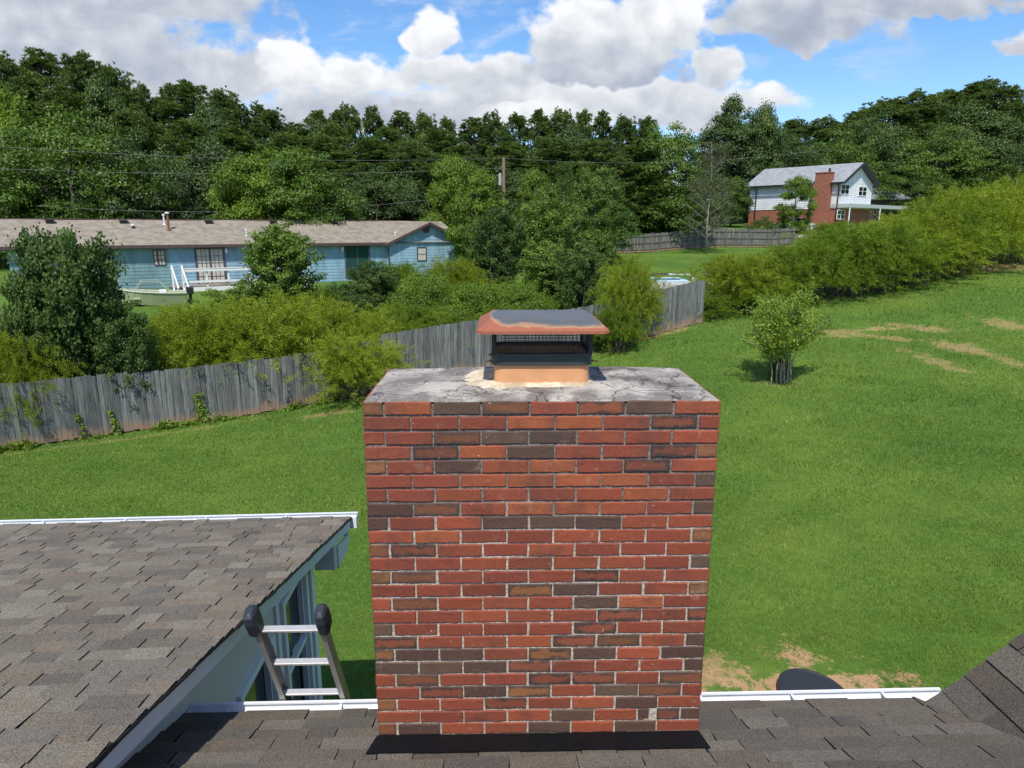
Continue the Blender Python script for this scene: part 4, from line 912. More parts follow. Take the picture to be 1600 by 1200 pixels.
PR = {'pineA': proto_pine(1), 'pineB': proto_pine(2, 20, 2.7, .3, 200), 'pineC': proto_pine(3, 20, 4.4, 1.0, 280), 'pineD': proto_pine(4, 20, 3.8, .7, 250),
      'oakW': proto_broad(51, 'oak', 12, 7, 230, 330, .26, -.10, .62), 'mapW': proto_broad(52, 'maple', 10, 5.8, 220, 330, .21, -.10, .62), 'briW': proto_broad(53, 'bright', 9, 5, 200, 330, .19, -.08, .62), 'bush': proto_broad(54, 'bright', 4, 3.2, 150, 330, .115, -.10, .8),
      'oakA': proto_broad(11, 'oak', 14, 5, 150, 400, .26, -.10, .95), 'oakB': proto_broad(12, 'oak', 14, 5, 125, 400, .26, -.10, 1.15, flat=1.0), 'mapA': proto_broad(13, 'maple', 10, 4, 140, 400, .19, -.10, .9), 'mapB': proto_broad(14, 'maple', 10, 3.4, 115, 400, .19, -.10, 1.0, flat=.95),
      'briA': proto_broad(15, 'bright', 8, 3.4, 120, 400, .17, -.08, .95), 'briB': proto_broad(16, 'bright', 8, 3.0, 110, 380, .17, -.08, .8, flat=1.1),
      'feaA': proto_feather(21, 'feather', 4, 3), 'feaB': proto_feather(22, 'feather', 4, 3, 310), 'feaC': proto_feather(23, 'featherg', 4, 3, 310), 'feaD': proto_feather(24, 'featherg', 4, 2.6, 300),
      'colA': proto_column(31, 'glossy', 4.8, 2.2, 10, 6200, .118), 'colB': proto_column(32, 'pear', 5.2, 1.7, 6, 6000, .105), 'colC': proto_column(33, 'glossy', 5, 1.7, 6, 5600, .095), 'colD': proto_column(34, 'pear', 5, 1.8, 6, 5600, .095),
      'bare': proto_bare(41, dens=1.1), 'thin': proto_bare(43, 8, 1.5, 'maple', 2.0), 'crape': proto_crape(42)}
used = set(); PLN = []
def plant(kind, px, Y, top, wpx, label, cat, group=None, name=None, rot=None, lean=0, base=None, x=None):
    """stand a plant on the ground at depth Y, its top at image height top, its crown wpx wide"""
    if kind[:3] == 'fea': top -= 8
    if kind[:3] == 'col': top += 12
    if kind == 'colA' and Y < 21: top += 18
    p = P(px, 400, Y); gz_ = G(p.x, Y) if base is None else base; zt = P(px, top, Y).z; h = max(.5, zt-gz_); w = wpx/FPX*zc(Y, (gz_+zt)/2)*((1.0+.35*random.random()) if kind.startswith('pine') else 1.22 if kind[:3] in ('oak', 'map', 'bri') else 1.1)
    if kind[:3] in ('oak', 'map', 'bri') and w/2/h > .44: kind = kind[:3]+'W'
    o = PR[kind]
    if kind in used: o = copy_tree(o)
    used.add(kind)
    if name: o.name = name
    o.location = (p.x, Y, gz_-.03); s = w/2/o['r']*.98; o.scale = (s, s, h/o['h']*1.0); o.rotation_euler = (0, 0, random.uniform(0, 6.28) if rot is None else rot)
    tag(o, label, cat, group); PLN.append(o); return o
ORD = 'first second third fourth fifth sixth seventh eighth ninth tenth eleventh twelfth thirteenth fourteenth fifteenth sixteenth seventeenth eighteenth nineteenth twentieth'.split()
def row(kinds, items, Y0, lab, cat, group, name=None):
    for i, it in enumerate(items):
        px, top, w = it[:3]; Y = it[3] if len(it) > 3 else Y0
        plant(kinds[i % len(kinds)] if len(it) < 5 else it[4], px, Y, top, w, lab.format(ORD[i] if i < 20 else f'{i+1}th'), cat, group, name)
# skyline pines
row(['pineA', 'pineC', 'pineD', 'pineB'], [(-55, 96, 150, 72), (8, 92, 120, 76), (58, 96, 110, 74), (104, 84, 120, 78), (158, 92, 120, 74), (205, 112, 110, 76), (243, 138, 90, 80), (288, 146, 80, 82), (322, 134, 110, 78), (372, 148, 100, 82), (428, 168, 96, 84), (470, 196, 70, 92)], 76,
    'tall dark pine, {} from the left on the skyline behind the blue house', 'pine tree', 'pines on the left skyline')
row(['pineB', 'pineD', 'pineA'], [(505, 178, 76, 92), (548, 168, 84, 90), (592, 172, 56, 94, 'pineB'), (632, 178, 80, 94), (668, 180, 70, 96), (702, 190, 60, 100), (738, 188, 70, 100), (772, 180, 66, 100), (806, 184, 64, 102), (838, 176, 64, 100), (872, 174, 62, 100), (905, 178, 60, 102), (938, 178, 60, 102), (968, 184, 60, 104), (1000, 188, 60, 104)], 96,
    'narrow dark pine, {} from left on the low middle skyline above the pole', 'pine tree', 'pines in the middle of the skyline')
row(['pineC', 'pineD', 'pineA'], [(1228, 190, 80, 118), (1275, 186, 90, 116), (1318, 176, 90, 114), (1362, 158, 110, 110), (1412, 146, 120, 108), (1462, 146, 110, 112), (1508, 130, 130, 108), (1550, 160, 90, 112), (1592, 196, 90, 108), (1640, 205, 110, 108), (1700, 200, 120, 104)], 112,
    'rounded dark pine, {} from left on the right skyline behind the white house', 'pine tree', 'pines on the right skyline')
row(['pineC', 'pineA', 'pineB'], [(-10, 150, 150), (60, 160, 140), (150, 155, 150), (235, 180, 140), (310, 195, 130), (385, 205, 130), (455, 215, 120), (520, 215, 110), (585, 222, 110), (650, 225, 110), (720, 230, 110), (790, 225, 110), (860, 222, 110), (930, 222, 110), (1000, 222, 110), (525, 200, 90, 84), (612, 205, 90, 84), (690, 208, 90, 86)], 70,
    'lower dark pine, {} from left in the second row of the woods', 'pine tree', 'second row of pines in the woods')
# big broadleaf trees in front of the pines
TB = 'trees between the houses and the pines'
for a in [('oakA', 20, 58, 215, 200, 'dark broadleaf tree at the left edge behind the brown roof of the blue house'), ('briA', 36, 64, 138, 100, 'yellowish green crown high among the pines at the left edge'),
          ('mapA', 128, 56, 176, 210, 'large domed green broadleaf tree above the left end of the brown roof'), ('oakB', 225, 57, 208, 150, 'dark green tree beside the large domed tree, left of the rusty roof pipe'),
          ('mapB', 300, 66, 225, 90, 'dim green tree in the shaded gap left of the light green tree'), ('oakB', 355, 64, 215, 110, 'dark green tree above the rusty roof pipe'),
          ('mapB', 395, 72, 186, 76, 'olive green crown showing between two skyline pines at the left'), ('briA', 425, 54, 232, 120, 'light green tree behind the middle of the brown roof'),
          ('mapA', 492, 53, 226, 130, 'mid green tree with drooping sides behind the right part of the brown roof'), ('mapB', 385, 55, 262, 90, 'dark bushy tree under the power lines behind the roof middle'),
          ('oakA', 590, 64, 262, 130, 'dark shaded tree between the brown roof end and the bright green tree'), ('oakB', 640, 70, 240, 100, 'dark tree above the gable of the blue house'),
          ('briA', 716, 57, 240, 84, 'bright green tree right of the blue house gable'), ('briB', 748, 50, 256, 84, 'bright green tree just left of the utility pole'),
          ('oakA', 800, 66, 262, 120, 'dark tree mass behind the utility pole'), ('briB', 836, 52, 252, 56, 'yellow green upright tree right of the utility pole'),
          ('mapB', 876, 52, 262, 76, 'soft green tree in the middle distance behind the dark glossy shrubs'), ('mapA', 925, 54, 254, 96, 'mid green tree right of the soft green tree in the middle distance'),
          ('oakA', 966, 74, 240, 100, 'dark green tree left of the tallest tree near the rear fence'), ('mapA', 1030, 71, 184, 112, 'tall mid green tree behind the left end of the rear fence'),
          ('mapB', 1010, 71, 272, 100, 'low spreading green tree behind the rear fence'), ('oakB', 1072, 75, 250, 100, 'dark green tree behind the thin leafless tree'),
          ('oakA', 1128, 92, 156, 92, 'tall dark tree with a loose crown against the sky left of the white house'), ('oakB', 1172, 94, 158, 66, 'open-crowned tall tree just left of the blue sky gap'),
          ('mapB', 1138, 80, 268, 50, 'light green tree at the left corner of the white house'), ('oakA', 1215, 98, 216, 130, 'rounded green tree behind the left end of the white house roof'),
          ('mapA', 1290, 100, 206, 130, 'spreading mid green tree behind the white house ridge'), ('oakB', 1370, 100, 204, 130, 'dull green tree behind the white house gable'),
          ('mapA', 1445, 96, 200, 130, 'broad mid green tree right of the white house'), ('oakA', 1520, 98, 212, 120, 'dark green tree above the yellow hedge at the right'), ('oakB', 1590, 92, 228, 120, 'dark green tree at the right edge above the hedge'), ('mapB', 1410, 92, 262, 110, 'low green tree just behind the grey shed roof')]:
    plant(a[0], a[1], a[2], a[3], a[4], a[5], 'tree', TB)
for a in [('briB', 1236, 73.0, 268, 50, 'small bushy tree standing in front of the white house facade'), ('mapB', 1190, 70, 338, 46, 'low green bush behind the rear fence left of the white car'), ('feaC', 1300, 66, 345, 90, 'low bush under the brick chimney of the white house'),
          ('mapA', 960, 71, 300, 90, 'green bush behind the left end of the rear fence'), ('mapA', 905, 60, 305, 110, 'green bush left of the rear fence')]:
    plant(a[0], a[1], a[2], a[3], a[4], a[5], 'tree', None)
for a in [('oakA', 185, 70, 128, 90, 'rounded dark green broadleaf crown among the tall left skyline pines'), ('oakB', 345, 74, 158, 80, 'rounded crown filling the skyline between the left pine groups'), ('oakA', 512, 84, 196, 76, 'rounded broadleaf crown in the dip of the skyline left of centre'),
          ('mapA', 655, 88, 200, 70, 'rounded green crown low on the skyline left of the utility pole'), ('oakB', 890, 92, 196, 80, 'rounded green crown low on the skyline right of the utility pole'), ('oakA', 1340, 104, 178, 110, 'rounded crown on the right skyline above the white house'), ('oakB', 1490, 102, 158, 110, 'rounded crown on the right skyline near its highest pines'), ('oakA', 1575, 100, 186, 100, 'rounded crown at the right end of the skyline')]:
    plant(a[0], a[1], a[2], a[3], a[4], a[5], 'tree', None)
for a in [('pineC', -150, 74, 92, 130, 'tall dark pine just outside the left edge of the view'), ('oakW', -235, 70, 130, 200, 'broad dark tree well outside the left edge of the view'), ('pineC', -330, 78, 100, 150, 'tall pine far outside the left edge of the view'), ('mapW', -130, 60, 215, 200, 'wide green tree outside the left edge, near the blue house end'),
          ('pineC', 1790, 108, 190, 140, 'rounded pine just outside the right edge of the view'), ('oakW', 1740, 96, 215, 220, 'broad dark tree outside the right edge above the hedge'), ('pineC', 1900, 112, 180, 170, 'rounded pine far outside the right edge of the view')]:
    plant(a[0], a[1], a[2], a[3], a[4], a[5], 'tree' if 'tree' in a[5] else 'pine tree', None)
plant('bare', 1103, 63, 222, 86, 'thin pale tree with almost bare branches in front of the rear fence', 'tree')
plant('thin', 880, 49, 262, 60, 'thin tree with several pale stems in the middle distance', 'tree')
# shrubs between the near fence and the neighbours
SG = 'shrubs along the near fence'; CG = 'dark leafy shrubs behind the near fence'
plant('colA', 104, 20.8, 352, 158, 'big dark glossy-leaved shrub over the left part of the wooden fence', 'shrub', CG)
plant('colC', 178, 20.6, 462, 110, 'lower dark shrub at the right foot of the big glossy-leaved shrub', 'shrub', CG)
plant('colA', 38, 20.0, 418, 110, 'dark glossy shrub at the far left behind the fence', 'shrub', CG)
plant('feaA', 5, 19.2, 498, 130, 'yellow green feathery shrub at the left edge of the photo above the fence', 'shrub', SG)
plant('feaB', -60, 19, 470, 150, 'yellow green feathery shrub partly outside the left edge', 'shrub', SG)
plant('colB', 442, 31, 344, 132, 'tall upright green shrub in front of the blue house between the two doors', 'shrub', CG)
plant('colD', 378, 31.5, 430, 120, 'lower green shrub left of the tall upright one by the white deck', 'shrub', CG)
plant('colC', 585, 33, 398, 84, 'dark green shrub in front of the right-hand door of the blue house', 'shrub', CG)
plant('colA', 545, 31.5, 436, 80, 'small dark green shrub left of the gable window of the blue house', 'shrub', CG)
plant('feaA', 318, 23.6, 448, 210, 'yellow green feathery shrub on the left of the widest clump behind the fence', 'shrub', SG)
plant('feaB', 440, 25.0, 444, 240, 'widest yellow green feathery shrub behind the fence left of the chimney', 'shrub', SG)
plant('feaA', 552, 25.8, 470, 150, 'yellow green feathery shrub on the right of the widest clump', 'shrub', SG)
plant('feaB', 545, 23.3, 512, 165, 'feathery shrub hanging over the fence down to the lawn left of the chimney', 'shrub', SG)
plant('feaC', 232, 25.5, 478, 120, 'green feathery shrub in front of the boat, right of the big dark shrub', 'shrub', SG)
plant('feaC', 290, 27.5, 476, 110, 'green feathery shrub at the stern of the boat', 'shrub', SG)
plant('feaC', 500, 31, 440, 90, 'green shrub between the tall upright shrub and the right-hand door', 'shrub', SG)
plant('feaC', 622, 37, 402, 90, 'green feathery shrub below the gable of the blue house', 'shrub', SG)
plant('feaC', 255, 23.8, 500, 90, 'low green feathery shrub right of the big dark shrub', 'shrub', SG)
plant('feaC', 640, 29, 462, 150, 'green and yellow shrub behind the fence just left of the chimney cap', 'shrub', SG)
plant('feaA', 706, 34, 394, 110, 'yellow green shrub top right of the blue house gable', 'shrub', SG)
plant('bush', 670, 31, 428, 140, 'bright green leafy bush in the middle of the shrub bank', 'bush', None, 'leafy_bush')
plant('bush', 742, 29.5, 442, 140, 'bright green leafy bush behind the left corner of the chimney cap', 'bush', None, 'leafy_bush')
plant('bush', 812, 29.8, 440, 130, 'bright green leafy bush directly behind the chimney cap', 'bush', None, 'leafy_bush')
plant('feaC', 600, 27.4, 488, 120, 'green feathery bush against the raised fence section', 'shrub', SG)
plant('feaC', 720, 27.6, 478, 120, 'olive feathery bush behind the fence at the left of the cap', 'shrub', SG)
plant('feaC', 800, 28.2, 468, 110, 'olive feathery bush behind the fence at the back of the cap', 'shrub', SG)
plant('colC', 776, 36, 318, 92, 'dark green conical shrub left of the two pale-stemmed trees', 'shrub', CG)
plant('colD', 748, 40, 330, 70, 'green bushy tree between the gable and the conical shrub', 'shrub', CG)
plant('colD', 852, 37, 294, 110, 'tall green leafy shrub in the centre behind the cap', 'shrub', CG)
plant('colC', 905, 30.5, 368, 86, 'dark green glossy shrub just right of the cap above the fence', 'shrub', CG)
plant('colB', 862, 33.5, 372, 100, 'green shrub behind the cap between two taller ones', 'shrub', CG)
plant('colB', 925, 38, 350, 70, 'slim green shrub left of the rear lawn', 'shrub', CG)
plant('feaB', 985, 27.9, 388, 104, 'yellow green feathery shrub in front of the fence right of the cap', 'shrub', SG)
plant('feaD', 968, 26.9, 470, 80, 'dark green low shrub at the foot of the fence right of the cap', 'shrub', SG)
plant('colD', 948, 27.4, 492, 66, 'leafy green vine bush beside the cap at the fence foot', 'shrub', None)
HG = 'feathery shrubs of the long right-hand hedge'
for a in [('feaD', 1112, 30.0, 462, 84, 'lowest shrub at the left tip of the right-hand hedge'), ('feaA', 1160, 31.2, 386, 150, 'yellow green hedge shrub nearest the fence end'), ('feaD', 1212, 32, 392, 120, 'green hedge shrub second from the fence end'),
          ('feaC', 1262, 32.6, 362, 150, 'hedge shrub third from the fence end behind the small tree'), ('feaD', 1318, 33.2, 340, 160, 'hedge shrub below the white house chimney'), ('feaC', 1372, 33.8, 330, 160, 'hedge shrub below the white house porch'),
          ('feaA', 1425, 35, 318, 170, 'yellow green hedge shrub right of the porch'), ('feaD', 1462, 36.2, 300, 160, 'tall hedge shrub left of the highest ones'), ('feaA', 1512, 37.4, 276, 170, 'tall bright hedge shrub near the right edge'), ('feaB', 1575, 39, 262, 170, 'highest bright hedge shrub at the right edge'),
          ('feaA', 1650, 40, 262, 190, 'bright hedge shrub cut by the right edge'), ('feaB', 1480, 39, 290, 130, 'yellow hedge shrub behind the tall ones'), ('feaD', 1180, 30.6, 440, 90, 'low dark green part-shrub in front of the hedge at its left')]:
    plant(a[0], a[1], a[2], a[3], a[4], a[5], 'hedge shrub', HG)
plant('crape', 1234, 21.8, 436, 150, 'small multi-stemmed tree with lime green leaves standing alone on the lawn', 'tree')

for k_, o_ in PR.items():                                    # kinds that ended up with no tree of their own
    if k_ not in used:
        for q_ in children(o_)+[o_]: bpy.data.objects.remove(q_)
# ------------------------------------------------------------ fences
def fence(name, label, pts, h, step, bw, shade, back=False, seed=1, tops=None, raise_at=None):
    r = random.Random(seed); root = thing(name, label, 'fence', (pts[0][0], pts[0][1], G(pts[0][0], pts[0][1])))
    pts = [Vector((p[0], p[1], 0)) for p in pts]; segs = []
    for a, b_ in zip(pts[:-1], pts[1:]):
        n = max(1, round((b_-a).length/2.4)); segs += [(a.lerp(b_, k/n), a.lerp(b_, (k+1)/n)) for k in range(n)]
    for si, (a, b_) in enumerate(segs):
        d = b_-a; L = d.length; d.normalize(); nrm = Vector((d.y, -d.x, 0)); mb = MB(); x = 0.; dh = r.uniform(-.05, .05)+(raise_at(((a+b_)/2).x) if raise_at else 0)
        ga, gb = G(a.x, a.y), G(b_.x, b_.y)
        while x < L-.02:
            w = min(bw*r.uniform(.82, 1.12), L-x); t = r.uniform(.014, .020); p = a+d*x; q = a+d*(x+w-r.uniform(.004, .012)); g0 = ga+(gb-ga)*(x+w/2)/L; z0 = g0+.02+r.uniform(0, .05); z1 = g0+h+dh+r.uniform(-.025, .025); off = r.uniform(-.006, .006); ln = r.uniform(-.012, .012)
            c = tuple(s_*v_ for s_, v_ in zip(shade, (1, 1, 1))); v_ = r.uniform(.62, 1.25); c = tuple(q_*v_ for q_ in c)
            A_ = p+nrm*off; B_ = q+nrm*(off+r.uniform(-.004, .004)); T = nrm*-t; D_l = d*ln
            vs = [Vector((A_.x, A_.y, z0)), Vector((B_.x, B_.y, z0)), Vector((B_.x, B_.y, z1+r.uniform(-.008, .008)))+D_l, Vector((A_.x, A_.y, z1))+D_l]; vs += [v+T for v in vs]
            f4 = [(0, 0), (1, 0), (1, 1), (0, 1)]
            mb.add(vs, [(0, 1, 2, 3), (5, 4, 7, 6), (3, 2, 6, 7), (0, 3, 7, 4), (2, 1, 5, 6)], uv=[f4, [(1, 0), (0, 0), (0, 1), (1, 1)], [(0, 1)]*4, [(0, 0), (0, 1), (0, 1), (0, 0)], [(1, 1), (1, 0), (1, 0), (1, 1)]], c=c)
            x += w
        mb.build('board_panel', M['fence'], root, world=True)
        side = 1 if back else -1
        o_ = nrm*(side*.045-.008)
        rl = MB(True)
        for hz in (.3, h*.5, h-.25): rl.bar(Vector((a.x, a.y, ga+hz))+o_, Vector((b_.x, b_.y, gb+hz))+o_, .035, .085, c=tuple(q_*.9 for q_ in shade), uv=None)
        rl.build('rail', M['fence'], root, world=True)
        ps = MB(True); pp = a+nrm*(side*.10-.008); ps.bar((pp.x, pp.y, ga-.1), (pp.x, pp.y, ga+h+(-.12 if not back else .12)+dh), .095, up=(0, 1, 0), c=tuple(q_*.85 for q_ in shade)); ps.build('post', M['fence'], root, world=True)
    return root
FPTS = [(FX[i], FY[i]) for i in range(len(FX))]
FS = (.208, .212, .207)
near = fence('wooden_fence', 'long weathered grey wooden fence running along the back of the near lawn', [FPTS[0]]+FPTS[1:], 1.83, 0, .14, FS, seed=5, raise_at=lambda x: .18 if (-3.4 < x < -.2) else 0)
RF = [C(930, 397, 66), C(1060, 396, 67), C(1240, 390, 68.5)]
fence('rear_fence', 'grey wooden fence with posts and rails showing, beyond the pool lawn', [(p[0], p[1]) for p in RF], 1.75, 0, .15, (.20, .19, .17), back=True, seed=8)
# weeds at the fence foot
def weeds():
    rg = np.random.default_rng(6); X = []; 
    n = 9000; x = rg.uniform(FX[0], FX[4]+.5, n); y = np.interp(x, FX, FY)-np.abs(rg.normal(0, .16, n))-.03; cl = np.sin(x*1.7)+np.sin(x*4.1+1)+.6*np.sin(x*9.3); k = rg.random(n) < np.clip(.25+.30*cl, .06, 1); x = x[k]; y = y[k]; n = len(x)
    z = GA(x, y)+rg.uniform(0, .20, n)*np.clip(.5+.4*cl[k], .2, 1.4)
    return tag(leaves(np.c_[x, y, z], rsph(rg, n), rsph(rg, n)+np.array([0, -.4, .8]), rg.uniform(.05, .11, n), .055, rg.uniform(.2, .8, n), 'fence_weeds', LM['bright']), 'low green weeds growing along the foot of the wooden fence', 'weeds', kind='stuff')
weeds()
def vine(px, py, hpx, wpx, label, n, seed):
    rg = np.random.default_rng(seed); p = PG(px, py); y = np.interp(p.x, FX, FY); H_ = hpx/FPX*zc(y, p.z); W_ = wpx/FPX*zc(y, p.z)
    root = thing('climbing_vine', label, 'vine', (p.x, y-.04, G(p.x, y)), 0, 'vines climbing the fence')
    t = rg.uniform(0, 1, n); c = np.c_[np.sin(t*5)*.06+rg.normal(0, W_*.28, n)*(1.2-t), -.04-np.abs(rg.normal(0, .05, n)), t*H_]
    leaves(c, rsph(rg, n)+np.array([0, 0, -.5]), rg.normal(0, .4, (n, 3))+np.array([0, -1, .5]), rg.uniform(.06, .11, n), .06, rg.uniform(.3, .9, n), 'leaves', LM['bright'], root)
    mb = MB(); mb.tube([(0, -.03, 0), (.03, -.03, H_*.5), (-.02, -.03, H_*.95)], [.008, .006, .003], 4); mb.build('stem', M['bark'], root)
vine(122, 692, 42, 14, 'thin leafy vine on the fence below the big dark shrub', 90, 1); vine(163, 690, 40, 12, 'narrow bright vine on the fence, right of the thin one', 110, 2); vine(312, 664, 48, 26, 'bushier vine on the fence left of the hanging feathery shrub', 220, 3)
# ------------------------------------------------------------ neighbouring houses and yard things
def paint(name, col, rough=.6, streak=.15):
    def fn(N, b, g, o):
        n = N.noise(N.vm('MULTIPLY', g, (1, 1, .25)), 2.2, 6, .65); c = N.mix(N.ss(n, .35, .68), tuple(x*(1+streak) for x in col), tuple(x*(1-streak*1.4) for x in col))
        n2 = N.noise(g, 14, 4, .6); c = N.mix(N.m('MULTIPLY', N.ss(n2, .55, .75), .3), c, tuple(x*.7 for x in col))
        N.put(b.inputs['Base Color'], c); b.inputs['Roughness'].default_value = rough
    return mat(name, fn)
M['blue'] = paint('blue_siding', (.22, .36, .45)); M['teal'] = paint('teal_siding', (.155, .27, .285)); M['white'] = paint('white_siding', (.72, .74, .76), .55, .06)
M['brownroof'] = paint('brown_shingle_roof', (.245, .208, .16), .9, .18); M['greyroof'] = paint('grey_shingle_roof', (.27, .28, .29), .85, .14)
M['browntrim'] = simple('brown_trim', (.075, .045, .042), .6); M['whitewood'] = simple('white_painted_wood', (.72, .72, .70), .6, var=.12, scale=3); M['deckwood'] = simple('deck_boards', (.26, .21, .17), .8, var=.2)
M['door'] = simple('dark_door_frame', (.07, .065, .08), .5); M['pane'] = simple('curtained_pane', (.50, .47, .40), .25, var=.35, scale=5); M['gpane'] = mat('green_glass', glass_fn((.02, .07, .06)))
M['farbrick'] = mat('red_brick', lambda N, b, g, o: (N.put(b.inputs['Base Color'], N.mix(N.ss(N.noise(N.vm('MULTIPLY', g, (3, 3, 12)), 1.5, 4, .6), .35, .65), (.22, .075, .045), (.36, .14, .09))), N.put(b.inputs['Roughness'], .85)))
M['blacktrim'] = simple('black_trim', (.018, .018, .02), .5); M['pavement'] = simple('concrete', (.42, .40, .36), .9, var=.15, scale=1.2, bs=.1); M['water'] = mat('pool_water', glass_fn((.10, .36, .52)))
M['boat'] = simple('boat_hull', (.34, .38, .22), .5, var=.2, scale=2); M['boatin'] = simple('boat_inside', (.46, .48, .36), .6, var=.25, scale=3); M['carw'] = simple('white_car_paint', (.75, .76, .78), .2, var=.02); M['red'] = simple('red_plastic', (.5, .02, .02), .3)
M['pole'] = simple('pole_wood', (.22, .16, .12), .9, var=.3, scale=3)
def frame_hit(root, t, px):
    """x along a house frame where the sight line through px crosses its vertical plane y = t"""
    a = root.rotation_euler.z; o = root.location; d = ray(px, 380); c, s = math.cos(-a), math.sin(-a)
    ox, oy = (-o.x)*c-(-o.y)*s, (-o.x)*s+(-o.y)*c; dx, dy = d.x*c-d.y*s, d.x*s+d.y*c
    k = (t-oy)/dy; return ox+dx*k, d.y*k                                 # local x, world depth
def lap(mb, x0, x1, y, z0, z1, e=.2, t=.018):
    z = z0
    while z < z1-.01:
        h = min(e, z1-z); mb.add([(x0, y-t, z), (x1, y-t, z), (x1, y-.002, z+h), (x0, y-.002, z+h), (x0, y, z), (x1, y, z)], [(0, 1, 2, 3), (4, 5, 1, 0)]); z += h
M['porch'] = simple('porch_paint', (.40, .44, .42), .6, var=.1)
M['pooledge'] = simple('pale_blue_paint', (.42, .60, .68), .5)
# --- blue house
bx0, by0 = P(0, 386, 37.3).x, 37.3; bx1, by1 = P(605, 379, 48).x, 48
bh = thing('blue_house', 'long low blue house with teal end, brown roof, roof pipes and two double doors', 'house', (bx0, by0, 0), math.atan2(by1-by0, bx1-bx0))
ez = P(0, 386, 37.3).z; rz_ = CZ+.47; gzb = CZ-4.1; WT = .45; RD = 4.4
sL = frame_hit(bh, WT, 9)[0]; sR = frame_hit(bh, WT, 605)[0]; sC = frame_hit(bh, WT, 262)[0]; sG = frame_hit(bh, WT-.3, 728)[0]
mb = MB(); lap(mb, sL, sC, WT, gzb, ez-.05); mb.box(sL, sC, WT+.002, WT+.1, gzb, ez-.04); mb.box(sL, sL+.1, WT+.1, 2*RD-WT, gzb, ez-.04); mb.build('teal_wall', M['teal'], bh)
mb = MB(); lap(mb, sC, sR, WT, gzb, ez-.05); mb.box(sC, sR, WT+.002, WT+.1, gzb, ez-.04); mb.box(sL, sG, 2*RD-WT-.1, 2*RD-WT, gzb, ez-.04); mb.build('wall', M['blue'], bh)
# main roof, both slopes, slight sag and streaks; front-right cross gable
mb = MB(); sE = frame_hit(bh, RD, 622)[0]; x0 = sL-1.0
for sg in (0, 1):
    y0 = 0 if sg == 0 else 2*RD; n = 24
    for k in range(n):
        a = x0+(sG-x0)*k/n; b_ = x0+(sG-x0)*(k+1)/n; w1 = .02*math.sin(k*1.3); w2 = .02*math.sin((k+1)*1.3)
        mb.add([(a, y0, ez), (b_, y0, ez), (b_, RD, rz_+w2), (a, RD, rz_+w1)], [(0, 1, 2, 3)])
mb.add([(x0, 0, ez), (x0, RD, rz_), (x0, 2*RD, ez)], [(0, 1, 2)])
roofb = mb.build('roof', M['brownroof'], bh)
mb = MB(); mb.box(x0, sR+.1, -.03, -.0, ez-.16, ez+.02); mb.bar((x0, -.02, ez+.0), (x0, RD, rz_), .04, .16); mb.build('eave_trim', M['browntrim'], bh)
mb = MB(); mb.box(x0, sE, RD-.07, RD+.07, rz_-.01, rz_+.05); mb.build('ridge_cap', M['browntrim'], roofb)
for px in (83, 197, 329, 429, 523):                        # square ridge vents
    s_, _ = frame_hit(bh, RD-.5, px); z_ = ez+(rz_-ez)*(RD-.55)/RD; mb = MB(); mb.box(s_-.2, s_+.2, RD-.8, RD-.4, z_-.02, z_+.12); mb.box(s_-.26, s_+.26, RD-.86, RD-.36, z_+.12, z_+.16); mb.build('roof_vent', M['blacktrim'], roofb)
def pipe(px, tfrac, h, r, m, nm, capped=True):
    y_ = RD*tfrac; s_, _ = frame_hit(bh, y_, px); z_ = ez+(rz_-ez)*tfrac; mb = MB(); mb.tube([(s_, y_, z_-.05), (s_, y_, z_+h)], r, 10); mb.tube([(s_, y_, z_-.02), (s_, y_, z_+.05)], [r*2.4, r*1.3], 10); o = mb.build(nm, m, roofb)
    if capped: mb = MB(); mb.tube([(s_, y_, z_+h), (s_, y_, z_+h+.08), (s_, y_, z_+h+.1)], [r*1.9, r*1.9, r*.8], 10); mb.build('pipe_cap', M['gutter'], roofb)
pipe(266, .58, .98, .07, M['rust'], 'rusty_pipe'); pipe(260, .80, .55, .045, M['gutter'], 'vent_pipe'); pipe(211, .66, .14, .07, M['blacktrim'], 'vent_pipe'); pipe(386, .35, .3, .03, M['gutter'], 'vent_pipe'); pipe(618, .25, .25, .03, M['gutter'], 'vent_pipe')
# cross gable facing the camera
gm = (sR+sG)/2; gt = WT-.3; gr = CZ+.30; hw = (sG-sR)/2
mb = MB(); lap(mb, sR, sG, gt, gzb, ez-.02)
z = ez-.02
while z < gr-.18:
    f = (gr-z)/(gr-ez); f2 = max(0, (gr-z-.2)/(gr-ez)); mb.add([(gm-hw*f, gt-.018, z), (gm+hw*f, gt-.018, z), (gm+hw*f2, gt-.002, z+.2), (gm-hw*f2, gt-.002, z+.2), (gm-hw*f, gt, z), (gm+hw*f, gt, z)], [(0, 1, 2, 3), (4, 5, 1, 0)]); z += .2
mb.box(sR, sR+.08, gt, WT+.1, gzb, ez); mb.box(sG-.08, sG, gt, 2*RD-WT, gzb, ez); mb.build('gable_wall', M['blue'], bh)
mb = MB(); ov = .35
for s_ in (-1, 1):
    mb.add([(gm, gt-ov, gr+.06), (gm+s_*(hw+ov), gt-ov, ez+.04-(gr-ez)*ov/hw*.9), (gm+s_*(hw+ov), RD, ez+.04-(gr-ez)*ov/hw*.9), (gm, RD, gr+.06)], [(0, 1, 2, 3)])
mb.build('gable_roof', M['brownroof'], bh)
mb = MB()
for s_ in (-1, 1): mb.bar((gm, gt-ov-.02, gr-.02), (gm+s_*(hw+ov), gt-ov-.02, ez-.04-(gr-ez)*ov/hw*.9), .05, .17)
mb.build('rake_trim', M['browntrim'], bh)
